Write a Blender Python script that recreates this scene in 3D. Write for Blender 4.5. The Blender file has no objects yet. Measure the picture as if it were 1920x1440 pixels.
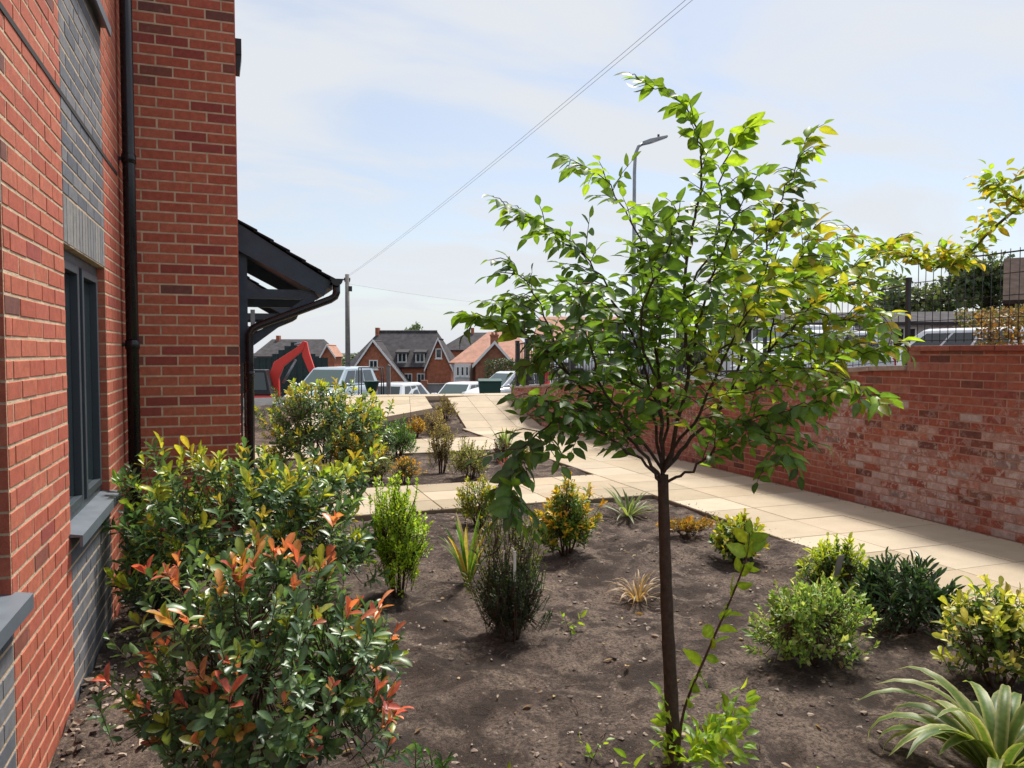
import bpy, math, random
import numpy as np
from mathutils import Vector, Matrix, noise as mnoise

R = math.radians
random.seed(7)
rng = np.random.default_rng(7)
scene = bpy.context.scene
col = scene.collection

# ---------------------------------------------------------------- camera
CAM = np.array([0.0, 0.0, 1.6])
cd = bpy.data.cameras.new('camera')
cd.sensor_width = 36.0
cd.lens = 27.0
cd.clip_start = 0.05
cd.clip_end = 6000
cam = bpy.data.objects.new('camera', cd)
cam.location = CAM
cam.rotation_euler = (R(90 - 2.386), 0, R(-19.5))
col.objects.link(cam)
scene.camera = cam

# ---------------------------------------------------------------- light
SUN_AZ, SUN_EL = 43.0, 59.0
SKY_STRENGTH = 0.1
sd = bpy.data.lights.new('sun', 'SUN')
sd.energy = 3.8
sd.angle = R(10.0)
sd.color = (1.0, 0.94, 0.85)
sun = bpy.data.objects.new('sun', sd)
sun.rotation_euler = (R(90 - SUN_EL), 0, R(180 - SUN_AZ))
sun.location = (20, 15, 40)
col.objects.link(sun)

w = bpy.data.worlds.new('World')
scene.world = w
w.use_nodes = True
nt = w.node_tree
N = nt.nodes
LK = nt.links
bgn = N['Background']
bgn.inputs['Strength'].default_value = SKY_STRENGTH
sky = N.new('ShaderNodeTexSky')
sky.sky_type = 'NISHITA'
sky.sun_disc = False
sky.sun_elevation = R(SUN_EL)
sky.sun_rotation = R(SUN_AZ)
sky.dust_density = 1.2
sky.air_density = 1.0
tc = N.new('ShaderNodeTexCoord')
sep = N.new('ShaderNodeSeparateXYZ')
LK.new(tc.outputs['Generated'], sep.inputs[0])
zz = N.new('ShaderNodeMath'); zz.operation = 'ADD'; zz.inputs[1].default_value = 0.22
mx = N.new('ShaderNodeMath'); mx.operation = 'MAXIMUM'; mx.inputs[1].default_value = 0.0
LK.new(sep.outputs['Z'], mx.inputs[0]); LK.new(mx.outputs[0], zz.inputs[0])
dx = N.new('ShaderNodeMath'); dx.operation = 'DIVIDE'
dy = N.new('ShaderNodeMath'); dy.operation = 'DIVIDE'
LK.new(sep.outputs['X'], dx.inputs[0]); LK.new(zz.outputs[0], dx.inputs[1])
LK.new(sep.outputs['Y'], dy.inputs[0]); LK.new(zz.outputs[0], dy.inputs[1])
cmb = N.new('ShaderNodeCombineXYZ')
LK.new(dx.outputs[0], cmb.inputs[0]); LK.new(dy.outputs[0], cmb.inputs[1])
mp = N.new('ShaderNodeMapping')
mp.inputs['Rotation'].default_value = (0, 0, R(25))
mp.inputs['Scale'].default_value = (0.75, 1.5, 1)
LK.new(cmb.outputs[0], mp.inputs[0])
nz = N.new('ShaderNodeTexNoise')
nz.inputs['Scale'].default_value = 1.5
nz.inputs['Detail'].default_value = 6
nz.inputs['Roughness'].default_value = 0.52
nz.inputs['Distortion'].default_value = 0.5
LK.new(mp.outputs[0], nz.inputs['Vector'])
cr = N.new('ShaderNodeMapRange')
cr.inputs['From Min'].default_value = 0.38
cr.inputs['From Max'].default_value = 0.60
cr.inputs['To Min'].default_value = 0.42
cr.inputs['To Max'].default_value = 0.97
cr.interpolation_type = 'SMOOTHSTEP'
LK.new(nz.outputs['Fac'], cr.inputs['Value'])
mix = N.new('ShaderNodeMix'); mix.data_type = 'RGBA'
hz = N.new('ShaderNodeMapRange'); hz.interpolation_type = 'SMOOTHSTEP'
hz.inputs['From Min'].default_value = 0.0; hz.inputs['From Max'].default_value = 0.16
hz.inputs['To Min'].default_value = 0.92; hz.inputs['To Max'].default_value = 0.0
LK.new(mx.outputs[0], hz.inputs['Value'])
fm = N.new('ShaderNodeMath'); fm.operation = 'MAXIMUM'
LK.new(cr.outputs[0], fm.inputs[0]); LK.new(hz.outputs[0], fm.inputs[1])
LK.new(fm.outputs[0], mix.inputs['Factor'])
LK.new(sky.outputs[0], mix.inputs['A'])
mix.inputs['B'].default_value = (5.2, 5.42, 5.75, 1)
LK.new(mix.outputs['Result'], bgn.inputs['Color'])

vs = scene.view_settings
vs.view_transform = 'Standard'
vs.look = 'None'
vs.exposure = 0.60
vs.gamma = 1.0
vs.use_curve_mapping = False
scene.render.engine = 'CYCLES'
scene.cycles.max_bounces = 6
scene.cycles.transparent_max_bounces = 6

# ================================================================ helpers
def tag(o, label=None, cat=None, group=None, kind=None):
    if label: o['label'] = label
    if cat: o['category'] = cat
    if group: o['group'] = group
    if kind: o['kind'] = kind
    return o

def link(name, me, parent=None, mat=None):
    o = bpy.data.objects.new(name, me)
    col.objects.link(o)
    if parent is not None:
        o.parent = parent
    if mat is not None and me is not None and len(me.materials) == 0:
        me.materials.append(mat)
    return o

def empty(name, loc=(0, 0, 0), rz=0.0, label=None, cat=None, group=None):
    o = bpy.data.objects.new(name, None)
    o.empty_display_size = 0.1
    o.location = loc
    o.rotation_euler = (0, 0, rz)
    col.objects.link(o)
    return tag(o, label, cat, group)

def add_col(me, arr):
    """arr: per-vertex rgb (n,3) or one rgb"""
    n = len(me.vertices)
    a = np.ones((n, 4), np.float32)
    a[:, :3] = np.asarray(arr, np.float32)
    ca = me.color_attributes.new('Col', 'FLOAT_COLOR', 'POINT')
    ca.data.foreach_set('color', a.ravel())

def mesh_np(name, V, faces, colr=None, smooth=False, mat=None):
    """V (n,3); faces: list of int arrays (m,k)"""
    me = bpy.data.meshes.new(name)
    V = np.asarray(V, np.float32)
    me.vertices.add(len(V))
    me.vertices.foreach_set('co', V.ravel())
    loops = np.concatenate([np.asarray(f).ravel() for f in faces]).astype(np.int32)
    sizes = np.concatenate([np.full(len(f), np.asarray(f).shape[1]) for f in faces]).astype(np.int32)
    starts = np.concatenate([[0], np.cumsum(sizes)[:-1]]).astype(np.int32)
    me.loops.add(len(loops))
    me.loops.foreach_set('vertex_index', loops)
    me.polygons.add(len(sizes))
    me.polygons.foreach_set('loop_start', starts)
    me.polygons.foreach_set('loop_total', sizes)
    me.polygons.foreach_set('use_smooth', np.full(len(sizes), bool(smooth)))
    me.update(calc_edges=True)
    if colr is not None:
        add_col(me, colr)
    if mat: me.materials.append(mat)
    return me

class MB:
    """collects simple solids into one mesh"""
    def __init__(s): s.v = []; s.f = []; s.sm = []
    def raw(s, v, f, smooth=False):
        b = len(s.v); s.v += [tuple(p) for p in v]
        s.f += [tuple(b + i for i in q) for q in f]; s.sm += [smooth] * len(f); return s
    def box(s, x0, x1, y0, y1, z0, z1, M=None):
        v = [Vector((x, y, z)) for z in (z0, z1) for y in (y0, y1) for x in (x0, x1)]
        if M is not None: v = [M @ p for p in v]
        return s.raw(v, [(0, 2, 3, 1), (4, 5, 7, 6), (0, 1, 5, 4), (2, 6, 7, 3), (0, 4, 6, 2), (1, 3, 7, 5)])
    def bar(s, a, b, wx, wz, upv=(0, 0, 1)):
        a = Vector(a); b = Vector(b); d = (b - a).normalized()
        x = d.cross(Vector(upv))
        if x.length < 1e-4: x = d.cross(Vector((1, 0, 0)))
        x.normalize(); z = x.cross(d)
        q = [x * (sx * wx / 2) + z * (sz * wz / 2) for sx, sz in ((-1, -1), (1, -1), (1, 1), (-1, 1))]
        v = [a + p for p in q] + [b + p for p in q]
        return s.raw(v, [(3, 2, 1, 0), (4, 5, 6, 7), (0, 1, 5, 4), (1, 2, 6, 5), (2, 3, 7, 6), (3, 0, 4, 7)])
    def tube(s, pts, r, n=8, cap=True):
        pts = [Vector(p) for p in pts]; rr = r if isinstance(r, (list, tuple)) else [r] * len(pts)
        v = []; f = []; up = None
        for i, p in enumerate(pts):
            d = (pts[min(i + 1, len(pts) - 1)] - pts[max(i - 1, 0)]).normalized()
            if up is None:
                up = Vector((0, 0, 1)) if abs(d.z) < .9 else Vector((1, 0, 0))
            x = d.cross(up)
            if x.length < 1e-4: x = d.orthogonal()
            x.normalize(); up = x.cross(d).normalized()
            for k in range(n):
                a = 2 * math.pi * k / n
                v.append(p + (x * math.cos(a) + up * math.sin(a)) * rr[i])
        for i in range(len(pts) - 1):
            for k in range(n):
                k2 = (k + 1) % n
                f.append((i * n + k, i * n + k2, (i + 1) * n + k2, (i + 1) * n + k))
        b = len(s.v); s.raw(v, f, True)
        if cap:
            s.f.append(tuple(b + k for k in reversed(range(n)))); s.sm.append(False)
            s.f.append(tuple(b + (len(pts) - 1) * n + k for k in range(n))); s.sm.append(False)
        return s
    def prism(s, poly, ax, t0, t1):
        """poly list of 2-D points, extruded along axis ax ('x','y','z') from t0 to t1"""
        def mk(p, t):
            return (t, p[0], p[1]) if ax == 'x' else (p[0], t, p[1]) if ax == 'y' else (p[0], p[1], t)
        n = len(poly)
        v = [mk(p, t0) for p in poly] + [mk(p, t1) for p in poly]
        f = [tuple(range(n)), tuple(reversed(range(n, 2 * n)))]
        f += [(i, i + n, (i + 1) % n + n, (i + 1) % n) for i in range(n)]
        return s.raw(v, f)
    def ball(s, c, rx, ry, rz, nu=10, nv=7):
        v = []; f = []
        for j in range(nv + 1):
            t = math.pi * j / nv
            for i in range(nu):
                a = 2 * math.pi * i / nu
                v.append((c[0] + rx * math.sin(t) * math.cos(a), c[1] + ry * math.sin(t) * math.sin(a), c[2] + rz * math.cos(t)))
        for j in range(nv):
            for i in range(nu):
                i2 = (i + 1) % nu
                f.append((j * nu + i, (j + 1) * nu + i, (j + 1) * nu + i2, j * nu + i2))
        return s.raw(v, f, True)
    def mesh(s, name, mat=None, colr=None):
        me = bpy.data.meshes.new(name)
        me.from_pydata(s.v, [], s.f)
        me.polygons.foreach_set('use_smooth', s.sm)
        if colr is not None: add_col(me, colr)
        if mat: me.materials.append(mat)
        import bmesh
        bm = bmesh.new(); bm.from_mesh(me); bmesh.ops.recalc_face_normals(bm, faces=bm.faces); bm.to_mesh(me); bm.free()
        return me
    def build(s, name, mat, parent=None, colr=None, bevel=0):
        o = link(name, s.mesh(name, mat, colr), parent)
        if bevel:
            b = o.modifiers.new('bevel', 'BEVEL'); b.width = bevel; b.segments = 2; b.limit_method = 'ANGLE'
        return o

# ---------------------------------------------------------------- materials
def mat_new(name):
    m = bpy.data.materials.new(name); m.use_nodes = True
    t = m.node_tree
    return m, t, t.nodes, t.links, t.nodes['Principled BSDF']

def mth(Nn, L, op, a, b=None):
    n = Nn.new('ShaderNodeMath'); n.operation = op
    for i, v in enumerate((a, b)):
        if v is None: continue
        if isinstance(v, (int, float)): n.inputs[i].default_value = v
        else: L.new(v, n.inputs[i])
    return n.outputs[0]

def noise_out(Nn, L, scale, detail=4, vec=None, rough=.55, dist=0):
    n = Nn.new('ShaderNodeTexNoise')
    n.inputs['Scale'].default_value = scale; n.inputs['Detail'].default_value = detail
    n.inputs['Roughness'].default_value = rough; n.inputs['Distortion'].default_value = dist
    if vec is not None: L.new(vec, n.inputs['Vector'])
    return n.outputs['Fac']

def maprange(Nn, L, v, a, b, c, d):
    n = Nn.new('ShaderNodeMapRange')
    for k, x in zip(('From Min', 'From Max', 'To Min', 'To Max'), (a, b, c, d)): n.inputs[k].default_value = x
    L.new(v, n.inputs['Value']); return n.outputs[0]

def mixc(Nn, L, fac, a, b, mode='MIX'):
    n = Nn.new('ShaderNodeMix'); n.data_type = 'RGBA'; n.blend_type = mode
    for k, v in (('Factor', fac), ('A', a), ('B', b)):
        if isinstance(v, (int, float)): n.inputs[k].default_value = v
        elif isinstance(v, tuple): n.inputs[k].default_value = (*v[:3], 1)
        else: L.new(v, n.inputs[k])
    return n.outputs['Result']

def worldpos(Nn):
    return Nn.new('ShaderNodeNewGeometry').outputs['Position']

def bumpn(Nn, L, h, strength, dist, b):
    n = Nn.new('ShaderNodeBump'); n.inputs['Strength'].default_value = strength; n.inputs['Distance'].default_value = dist
    L.new(h, n.inputs['Height']); L.new(n.outputs[0], b.inputs['Normal'])

def plain(name, c, rough=.5, metal=0, var=.12, scale=6, bump=0, spec=.5, coat=0):
    m, t, Nn, L, b = mat_new(name)
    p = worldpos(Nn)
    f = maprange(Nn, L, noise_out(Nn, L, scale, 5, p), .3, .7, 1 - var, 1 + var)
    v = Nn.new('ShaderNodeVectorMath'); v.operation = 'SCALE'; v.inputs[0].default_value = c; L.new(f, v.inputs['Scale'])
    L.new(v.outputs[0], b.inputs['Base Color'])
    r2 = maprange(Nn, L, noise_out(Nn, L, scale * 3, 3, p), .3, .7, max(.02, rough - .08), min(1, rough + .08))
    L.new(r2, b.inputs['Roughness'])
    b.inputs['Metallic'].default_value = metal
    b.inputs['Specular IOR Level'].default_value = spec
    b.inputs['Coat Weight'].default_value = coat
    if bump: bumpn(Nn, L, noise_out(Nn, L, scale * 8, 4, p), bump, .01, b)
    return m

def attr_mat(name, rough=.8, var=.3, scale=30, bump=.4, stain=None, spec=.3, dist=.004, fine=0, spots=()):
    """surface whose colour comes from the piece's own colour attribute, with grain and optional pale bloom"""
    m, t, Nn, L, b = mat_new(name)
    a = Nn.new('ShaderNodeAttribute'); a.attribute_name = 'Col'
    p = worldpos(Nn)
    f = maprange(Nn, L, noise_out(Nn, L, scale, 6, p, .65), .28, .72, 1 - var, 1 + var)
    v = Nn.new('ShaderNodeVectorMath'); v.operation = 'SCALE'; L.new(a.outputs['Color'], v.inputs[0]); L.new(f, v.inputs['Scale'])
    c = v.outputs[0]
    if stain:
        sc, lo, hi, amt, colr = stain
        big = maprange(Nn, L, noise_out(Nn, L, .42, 3, p, .5, .3), .47, .60, 0, 1)
        for pt, rad in spots:
            dn = Nn.new('ShaderNodeVectorMath'); dn.operation = 'DISTANCE'; L.new(p, dn.inputs[0]); dn.inputs[1].default_value = pt
            big = mth(Nn, L, 'MAXIMUM', big, maprange(Nn, L, dn.outputs['Value'], rad * .25, rad, 1.15, 0))
        s = maprange(Nn, L, noise_out(Nn, L, sc, 8, p, .72, .6), lo, hi, 0, amt)
        c = mixc(Nn, L, mth(Nn, L, 'MULTIPLY', s, big), c, colr)
    if fine:
        g = maprange(Nn, L, noise_out(Nn, L, 220, 2, p), .35, .65, 1 - fine, 1 + fine)
        v2 = Nn.new('ShaderNodeVectorMath'); v2.operation = 'SCALE'; L.new(c, v2.inputs[0]); L.new(g, v2.inputs['Scale']); c = v2.outputs[0]
    L.new(c, b.inputs['Base Color'])
    b.inputs['Roughness'].default_value = rough
    b.inputs['Specular IOR Level'].default_value = spec
    bumpn(Nn, L, noise_out(Nn, L, scale * 5, 5, p, .7), bump, dist, b)
    return m

def leaf_mat(name, rough=.38, trans=.35, gain=(2.0, 1.9, 1.0), spec=.5):
    m, t, Nn, L, b = mat_new(name)
    a = Nn.new('ShaderNodeAttribute'); a.attribute_name = 'Col'
    p = worldpos(Nn)
    f = maprange(Nn, L, noise_out(Nn, L, 55, 3, p), .3, .7, .78, 1.22)
    v = Nn.new('ShaderNodeVectorMath'); v.operation = 'SCALE'; L.new(a.outputs['Color'], v.inputs[0]); L.new(f, v.inputs['Scale'])
    L.new(v.outputs[0], b.inputs['Base Color'])
    b.inputs['Roughness'].default_value = rough
    b.inputs['Specular IOR Level'].default_value = spec
    tr = Nn.new('ShaderNodeBsdfTranslucent')
    g = Nn.new('ShaderNodeVectorMath'); g.operation = 'MULTIPLY'; g.inputs[1].default_value = gain
    L.new(v.outputs[0], g.inputs[0]); L.new(g.outputs[0], tr.inputs['Color'])
    ms = Nn.new('ShaderNodeMixShader'); ms.inputs[0].default_value = trans
    L.new(b.outputs[0], ms.inputs[1]); L.new(tr.outputs[0], ms.inputs[2])
    L.new(ms.outputs[0], Nn['Material Output'].inputs['Surface'])
    return m

def glass_mat(name, c=(.02, .03, .035), rough=.06):
    m, t, Nn, L, b = mat_new(name)
    b.inputs['Base Color'].default_value = (*c, 1); b.inputs['Roughness'].default_value = rough
    b.inputs['Specular IOR Level'].default_value = .8
    p = worldpos(Nn)
    bumpn(Nn, L, noise_out(Nn, L, 1.2, 2, p), .08, .05, b)
    return m

def soil_mat(name):
    m, t, Nn, L, b = mat_new(name)
    p = worldpos(Nn)
    n1 = noise_out(Nn, L, 1.6, 7, p, .62, .8)
    n2 = noise_out(Nn, L, 60, 5, p, .7)
    n3 = noise_out(Nn, L, 7, 6, p, .7, .5)
    n4 = noise_out(Nn, L, 3.1, 6, p, .65, 1.2)
    c = mixc(Nn, L, maprange(Nn, L, n1, .43, .57, 0, 1), (.10, .070, .056), (.39, .29, .235))
    c = mixc(Nn, L, maprange(Nn, L, n4, .52, .60, 0, .8), c, (.50, .385, .30))
    c = mixc(Nn, L, maprange(Nn, L, n3, .50, .62, 0, .8), c, (.07, .055, .049))
    c = mixc(Nn, L, maprange(Nn, L, n2, .34, .60, 0, .6), (.05, .040, .036), c)
    L.new(c, b.inputs['Base Color'])
    b.inputs['Roughness'].default_value = .95
    b.inputs['Specular IOR Level'].default_value = .15
    h = mth(Nn, L, 'ADD', n2, noise_out(Nn, L, 160, 4, p, .7))
    bumpn(Nn, L, h, .9, .02, b)
    return m

M = {}
M['brick'] = attr_mat('brick_clay', .82, .22, 26, .5, (3.5, .60, .75, .35, (.55, .42, .36)), fine=.10)
M['brick_old'] = attr_mat('brick_weathered', .85, .30, 18, .6, (13, .50, .58, .62, (.50, .43, .41)), fine=.14, spots=(((6.15, 5.6, .30), 1.0), ((6.15, 4.5, .55), .9), ((6.15, 6.6, .75), .7), ((6.15, 9.6, .5), .7)))
M['mortar'] = plain('mortar_buff', (.60, .46, .32), .92, var=.2, scale=14, bump=.5, spec=.2)
M['mortar_old'] = plain('mortar_reddish', (.36, .205, .155), .92, var=.3, scale=7, bump=.5, spec=.2)
M['slab'] = attr_mat('paving_buff', .8, .10, 3.0, .3, (.8, .5, .75, .35, (.42, .34, .22)), fine=.09)
M['slab_joint'] = plain('paving_joint', (.17, .135, .095), .95, scale=20)
M['edge'] = plain('concrete_edge', (.20, .17, .13), .9, var=.25, scale=9, bump=.4)
M['soil'] = soil_mat('garden_soil')
M['clod'] = attr_mat('soil_clods', .95, .35, 60, .6, spec=.15)
M['asphalt'] = plain('asphalt', (.06, .06, .062), .9, var=.25, scale=5, bump=.4)
M['anth'] = plain('anthracite_paint', (.045, .060, .075), .42, var=.08, scale=4)
M['sillm'] = plain('sill_grey_metal', (.13, .155, .185), .45, var=.08, scale=5)
M['black_pipe'] = plain('black_plastic', (.006, .007, .011), .28, var=.2, scale=5)
M['navy'] = plain('navy_timber_paint', (.026, .052, .080), .5, var=.2, scale=8, bump=.15)
M['tile_dark'] = plain('dark_slate', (.022, .024, .030), .85, var=.3, scale=9, bump=.3, spec=.12)
M['glass'] = glass_mat('window_glass')
M['glass_green'] = glass_mat('windscreen_glass', (.06, .09, .085), .08)
M['leaf'] = leaf_mat('leaf_matt', .45, .34)
M['leaf_gloss'] = leaf_mat('leaf_glossy', .36, .28, spec=.55)
M['leaf_tree'] = leaf_mat('leaf_tree', .42, .42, (2.6, 2.2, .9))
M['bark'] = attr_mat('bark', .9, .35, 40, .9, spec=.2, dist=.006)
M['twig'] = plain('twig_brown', (.09, .055, .035), .85, var=.3, scale=40)
M['white_paint'] = plain('white_paint', (.74, .74, .72), .5, var=.05)
M['iron'] = plain('black_iron', (.018, .019, .021), .5, var=.2, scale=12)
M['galv'] = plain('galvanised_steel', (.28, .30, .32), .45, .6, var=.15, scale=5)
M['wood_pole'] = plain('pole_timber', (.17, .155, .145), .85, var=.25, scale=6, bump=.4)
M['wire'] = plain('cable_grey', (.30, .30, .32), .6)
M['red_mach'] = plain('red_machine_paint', (.72, .045, .03), .4, var=.12, scale=.6)
M['rubber'] = plain('rubber', (.012, .012, .013), .8, var=.2)
M['far_brick'] = plain('far_brick', (.36, .125, .065), .85, var=.28, scale=4.5, bump=.2)
M['far_brick2'] = plain('far_brick_brown', (.27, .11, .06), .85, var=.3, scale=4.5, bump=.2)
M['far_roof'] = plain('far_slate_roof', (.075, .07, .075), .9, var=.3, scale=2.2, bump=.3, spec=.12)
M['far_clay'] = plain('far_clay_roof', (.42, .215, .15), .85, var=.2, scale=2.2, bump=.3)
M['render'] = plain('pale_render', (.66, .66, .64), .8, var=.08, scale=2)
M['grey_wall'] = plain('grey_wall', (.19, .185, .18), .85, var=.2, scale=3)
M['green_hoard'] = plain('dark_green_sheet', (.012, .030, .028), .55, var=.2, scale=2)
M['car_white'] = plain('car_white', (.72, .74, .77), .25, var=.03, scale=.4, coat=.6)
M['car_silver'] = plain('car_silver', (.42, .50, .55), .28, .25, var=.04, scale=.4, coat=.6)
M['car_black'] = plain('car_black_trim', (.015, .016, .018), .45)
M['lamp_clear'] = plain('lamp_lens', (.55, .57, .6), .12)
M['lamp_red'] = plain('lamp_red', (.45, .02, .02), .15)
M['plastic_red'] = plain('red_plastic', (.72, .06, .05), .4, var=.08)
M['plastic_green'] = plain('green_plastic', (.012, .06, .045), .45, var=.1)
M['stone'] = plain('pale_stone', (.48, .44, .40), .85, var=.2, scale=8, bump=.5)
M['sealant'] = plain('dark_sealant', (.02, .018, .018), .8)
M['roof_brown'] = plain('brown_roof_tiles', (.07, .05, .042), .95, var=.3, scale=3, bump=.3, spec=.05)

# ================================================================ terrain, soil, paths
def sstep(a, b, x):
    t = min(1, max(0, (x - a) / (b - a))); return t * t * (3 - 2 * t)
def lerp_tab(tab, x):
    if x <= tab[0][0]: return tab[0][1]
    for (a, va), (b, vb) in zip(tab, tab[1:]):
        if x <= b: return va + (vb - va) * (x - a) / (b - a)
    return tab[-1][1]
WALL_TOP = [(-3, 1.63), (5.78, 1.63), (5.80, 1.44), (6.4, 1.42), (8.2, 1.24), (14.4, .93), (17.45, .74), (19, .72)]
Z_LEFT = [(-400, -.12), (15.6, -.12), (17.9, .30), (18.5, .42), (20.5, .44), (23, .30), (30, -1.05), (35, -1.3), (75, -2.8), (400, -2.9), (3000, -3)]
Z_RIGHT = [(-400, 1.35), (5.5, 1.35), (8, 1.0), (14, .75), (18, .58), (32, .5), (60, -1.5), (90, -2.8), (3000, -3)]
def terrain(x, y):
    zl = lerp_tab(Z_LEFT, y); zr = lerp_tab(Z_RIGHT, y)
    if y < 30: zr = zr + (.62 - zr) * sstep(6.6, 10, x) if zr > .62 else zr
    xe = lerp_tab([(18, 6.28), (27, 11.2), (80, 14)], y); wd = lerp_tab([(18, .06), (27, 1.6), (80, 8)], y)
    return zl + (zr - zl) * sstep(xe - wd, xe + wd, x)
gx = sorted(set([-3000, -800, -300, -120, -60, -30, -15, -8, -4, -2] + [round(-1 + .5 * i, 3) for i in range(14)] + [6.16, 6.2, 6.24, 6.28, 6.32, 6.36, 6.4] + [6.6 + .6 * i for i in range(24)] + [22, 26, 32, 40, 55, 80, 120, 300, 800, 3000]))
gy = sorted(set([-3000, -600, -150, -50, -20, -8, -4, -2] + [round(.6 * i, 2) for i in range(60)] + [37, 40, 45, 50, 58, 66, 75, 90, 120, 200, 400, 900, 3000]))
V = [(x, y, terrain(x, y)) for y in gy for x in gx]
nx = len(gx)
F = np.array([(j * nx + i, j * nx + i + 1, (j + 1) * nx + i + 1, (j + 1) * nx + i) for j in range(len(gy) - 1) for i in range(nx - 1)])
tag(link('ground', mesh_np('ground', V, [F], smooth=True, mat=M['asphalt'])), 'dark grey ground falling away beyond the garden', None, None, 'structure')

def fbm(x, y, z, o=4):
    return mnoise.fractal(Vector((x, y, z)), 1.0, 2.0, o)
def bed_h(x, y):
    h = -.032 + .040 * fbm(x * 1.1, y * 1.1, 3) + .026 * fbm(x * 4.2, y * 4.2, 9) + .010 * fbm(x * 14, y * 14, 5, 3)
    if y > 15.0:
        h += .42 * sstep(15.2, 18.1, y)
    return h
def soil_sheet(x0, x1, y0, y1, step, label):
    nx = int((x1 - x0) / step) + 1; ny = int((y1 - y0) / step) + 1
    X = np.linspace(x0, x1, nx); Y = np.linspace(y0, y1, ny)
    V = [(x, y, bed_h(x, y)) for y in Y for x in X]
    I = np.arange(nx * ny).reshape(ny, nx)
    F = np.stack([I[:-1, :-1], I[:-1, 1:], I[1:, 1:], I[1:, :-1]], -1).reshape(-1, 4)
    o = link('soil', mesh_np('soil', V, [F], smooth=True, mat=M['soil']))
    return tag(o, label, None, None, 'structure')
PX0, PX1 = 4.36, 6.14
soil_sheet(-.74, PX0 - .005, .6, 7.545, .026, 'mottled brown soil of the near planting bed round the young tree')
soil_sheet(-.74, PX0 - .005, 9.06, 11.97, .06, 'brown soil of the middle planting bed between two paths')
soil_sheet(-.74, PX0 + .42, 13.86, 18.2, .09, 'brown soil of the far planting bed below the raised paving')

# clods, chips and twiglets lying in the soil
ico = [(0, 0, 1), (.894, 0, .447), (.276, .851, .447), (-.724, .526, .447), (-.724, -.526, .447), (.276, -.851, .447), (.724, .526, -.447), (-.276, .851, -.447), (-.894, 0, -.447), (-.276, -.851, -.447), (.724, -.526, -.447), (0, 0, -1)]
icof = np.array([(0, 1, 2), (0, 2, 3), (0, 3, 4), (0, 4, 5), (0, 5, 1), (1, 6, 2), (2, 7, 3), (3, 8, 4), (4, 9, 5), (5, 10, 1), (6, 7, 2), (7, 8, 3), (8, 9, 4), (9, 10, 5), (10, 6, 1), (11, 7, 6), (11, 8, 7), (11, 9, 8), (11, 10, 9), (11, 6, 10)])
def scatter_clods(n, x0, x1, y0, y1, smin, smax, pal, flat=.6, zoff=.0, dens=None):
    P = []; k = 0
    while len(P) < n and k < n * 20:
        k += 1
        x = random.uniform(x0, x1); y = random.uniform(y0, y1)
        if dens and random.random() > dens(x, y): continue
        P.append((x, y))
    base = np.array(ico)
    Vs = []; Fs = []; Cs = []
    for i, (x, y) in enumerate(P):
        s = smin + (smax - smin) * random.random() ** 3
        b = base * (1 + .35 * rng.standard_normal((12, 1))) * np.array([random.uniform(.7, 1.4), random.uniform(.6, 1.1), flat]) * s
        a = random.uniform(0, 6.28); ca, sa = math.cos(a), math.sin(a)
        b = b @ np.array([[ca, sa, 0], [-sa, ca, 0], [0, 0, 1]])
        Vs.append(b + np.array([x, y, bed_h(x, y) + s * .12 + zoff])); Fs.append(icof + 12 * i)
        c = np.array(random.choice(pal)) * random.uniform(.7, 1.3); Cs.append(np.repeat(c[None], 12, 0))
    return np.concatenate(Vs), np.concatenate(Fs), np.concatenate(Cs)
soilpal = [(.28, .225, .19), (.20, .16, .14), (.12, .096, .085), (.34, .275, .23)]
V, F, C_ = scatter_clods(4200, -.7, 4.3, 1.2, 7.5, .003, .016, soilpal, .55, 0, lambda x, y: .25 + 1.2 * max(0, fbm(x * 1.6, y * 1.6, 21)))
tag(link('soil_clods', mesh_np('soil_clods', V, [F], C_, mat=M['clod'])), 'loose clods and crumbs scattered over the near bed soil', None, None, 'stuff')
V, F, C_ = scatter_clods(60, -.5, 4.2, 1.6, 7.3, .004, .011, [(.36, .26, .17), (.40, .31, .22), (.28, .18, .11)], .28)
tag(link('bark_chips', mesh_np('bark_chips', V, [F], C_, mat=M['clod'])), 'pale chips and pebbles strewn over the near bed soil', None, None, 'stuff')
V, F, C_ = scatter_clods(420, -.735, -.40, 2.0, 6.1, .006, .030, [(.34, .25, .19), (.22, .17, .13), (.42, .34, .27), (.09, .07, .06)], .6, .005, lambda x, y: 1 - (x + .735) / .36)
tag(link('wall_gravel', mesh_np('wall_gravel', V, [F], C_, mat=M['clod'])), 'pale gravel gathered along the foot of the brick wall', None, None, 'stuff')
Vs = []; Fs = []; Cs = []; nb_ = 0
for (x0, x1, y0, y1, cnt, fade) in ((PX0, PX0 + .22, 1.5, 7.4, 420, 'x'), (.3, PX0, 7.56, 7.72, 260, 'y'), (.3, PX0, 8.9, 9.05, 160, 'Y'), (PX1 - .16, PX1, 2, 12, 420, 'X')):
    g = {'x': lambda x, y: (1 - (x - x0) / (x1 - x0)) ** 2, 'X': lambda x, y: ((x - x0) / (x1 - x0)) ** 2, 'y': lambda x, y: (1 - (y - y0) / (y1 - y0)) ** 2, 'Y': lambda x, y: ((y - y0) / (y1 - y0)) ** 2}[fade]
    v_, f_, c_ = scatter_clods(cnt, x0, x1, y0, y1, .002, .009, soilpal, .5, 0, g)
    for q in range(len(v_) // 12):
        zc = v_[12 * q:12 * q + 12, 2]; v_[12 * q:12 * q + 12, 2] = zc - zc.min() - .001
    Vs.append(v_); Fs.append(f_ + nb_); Cs.append(c_); nb_ += len(v_)
tag(link('soil_crumbs', mesh_np('soil_crumbs', np.concatenate(Vs), [np.concatenate(Fs)], np.concatenate(Cs), mat=M['clod'])), 'soil crumbs spilled over the edges of the slab paths', None, None, 'stuff')
mb = MB()
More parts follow.
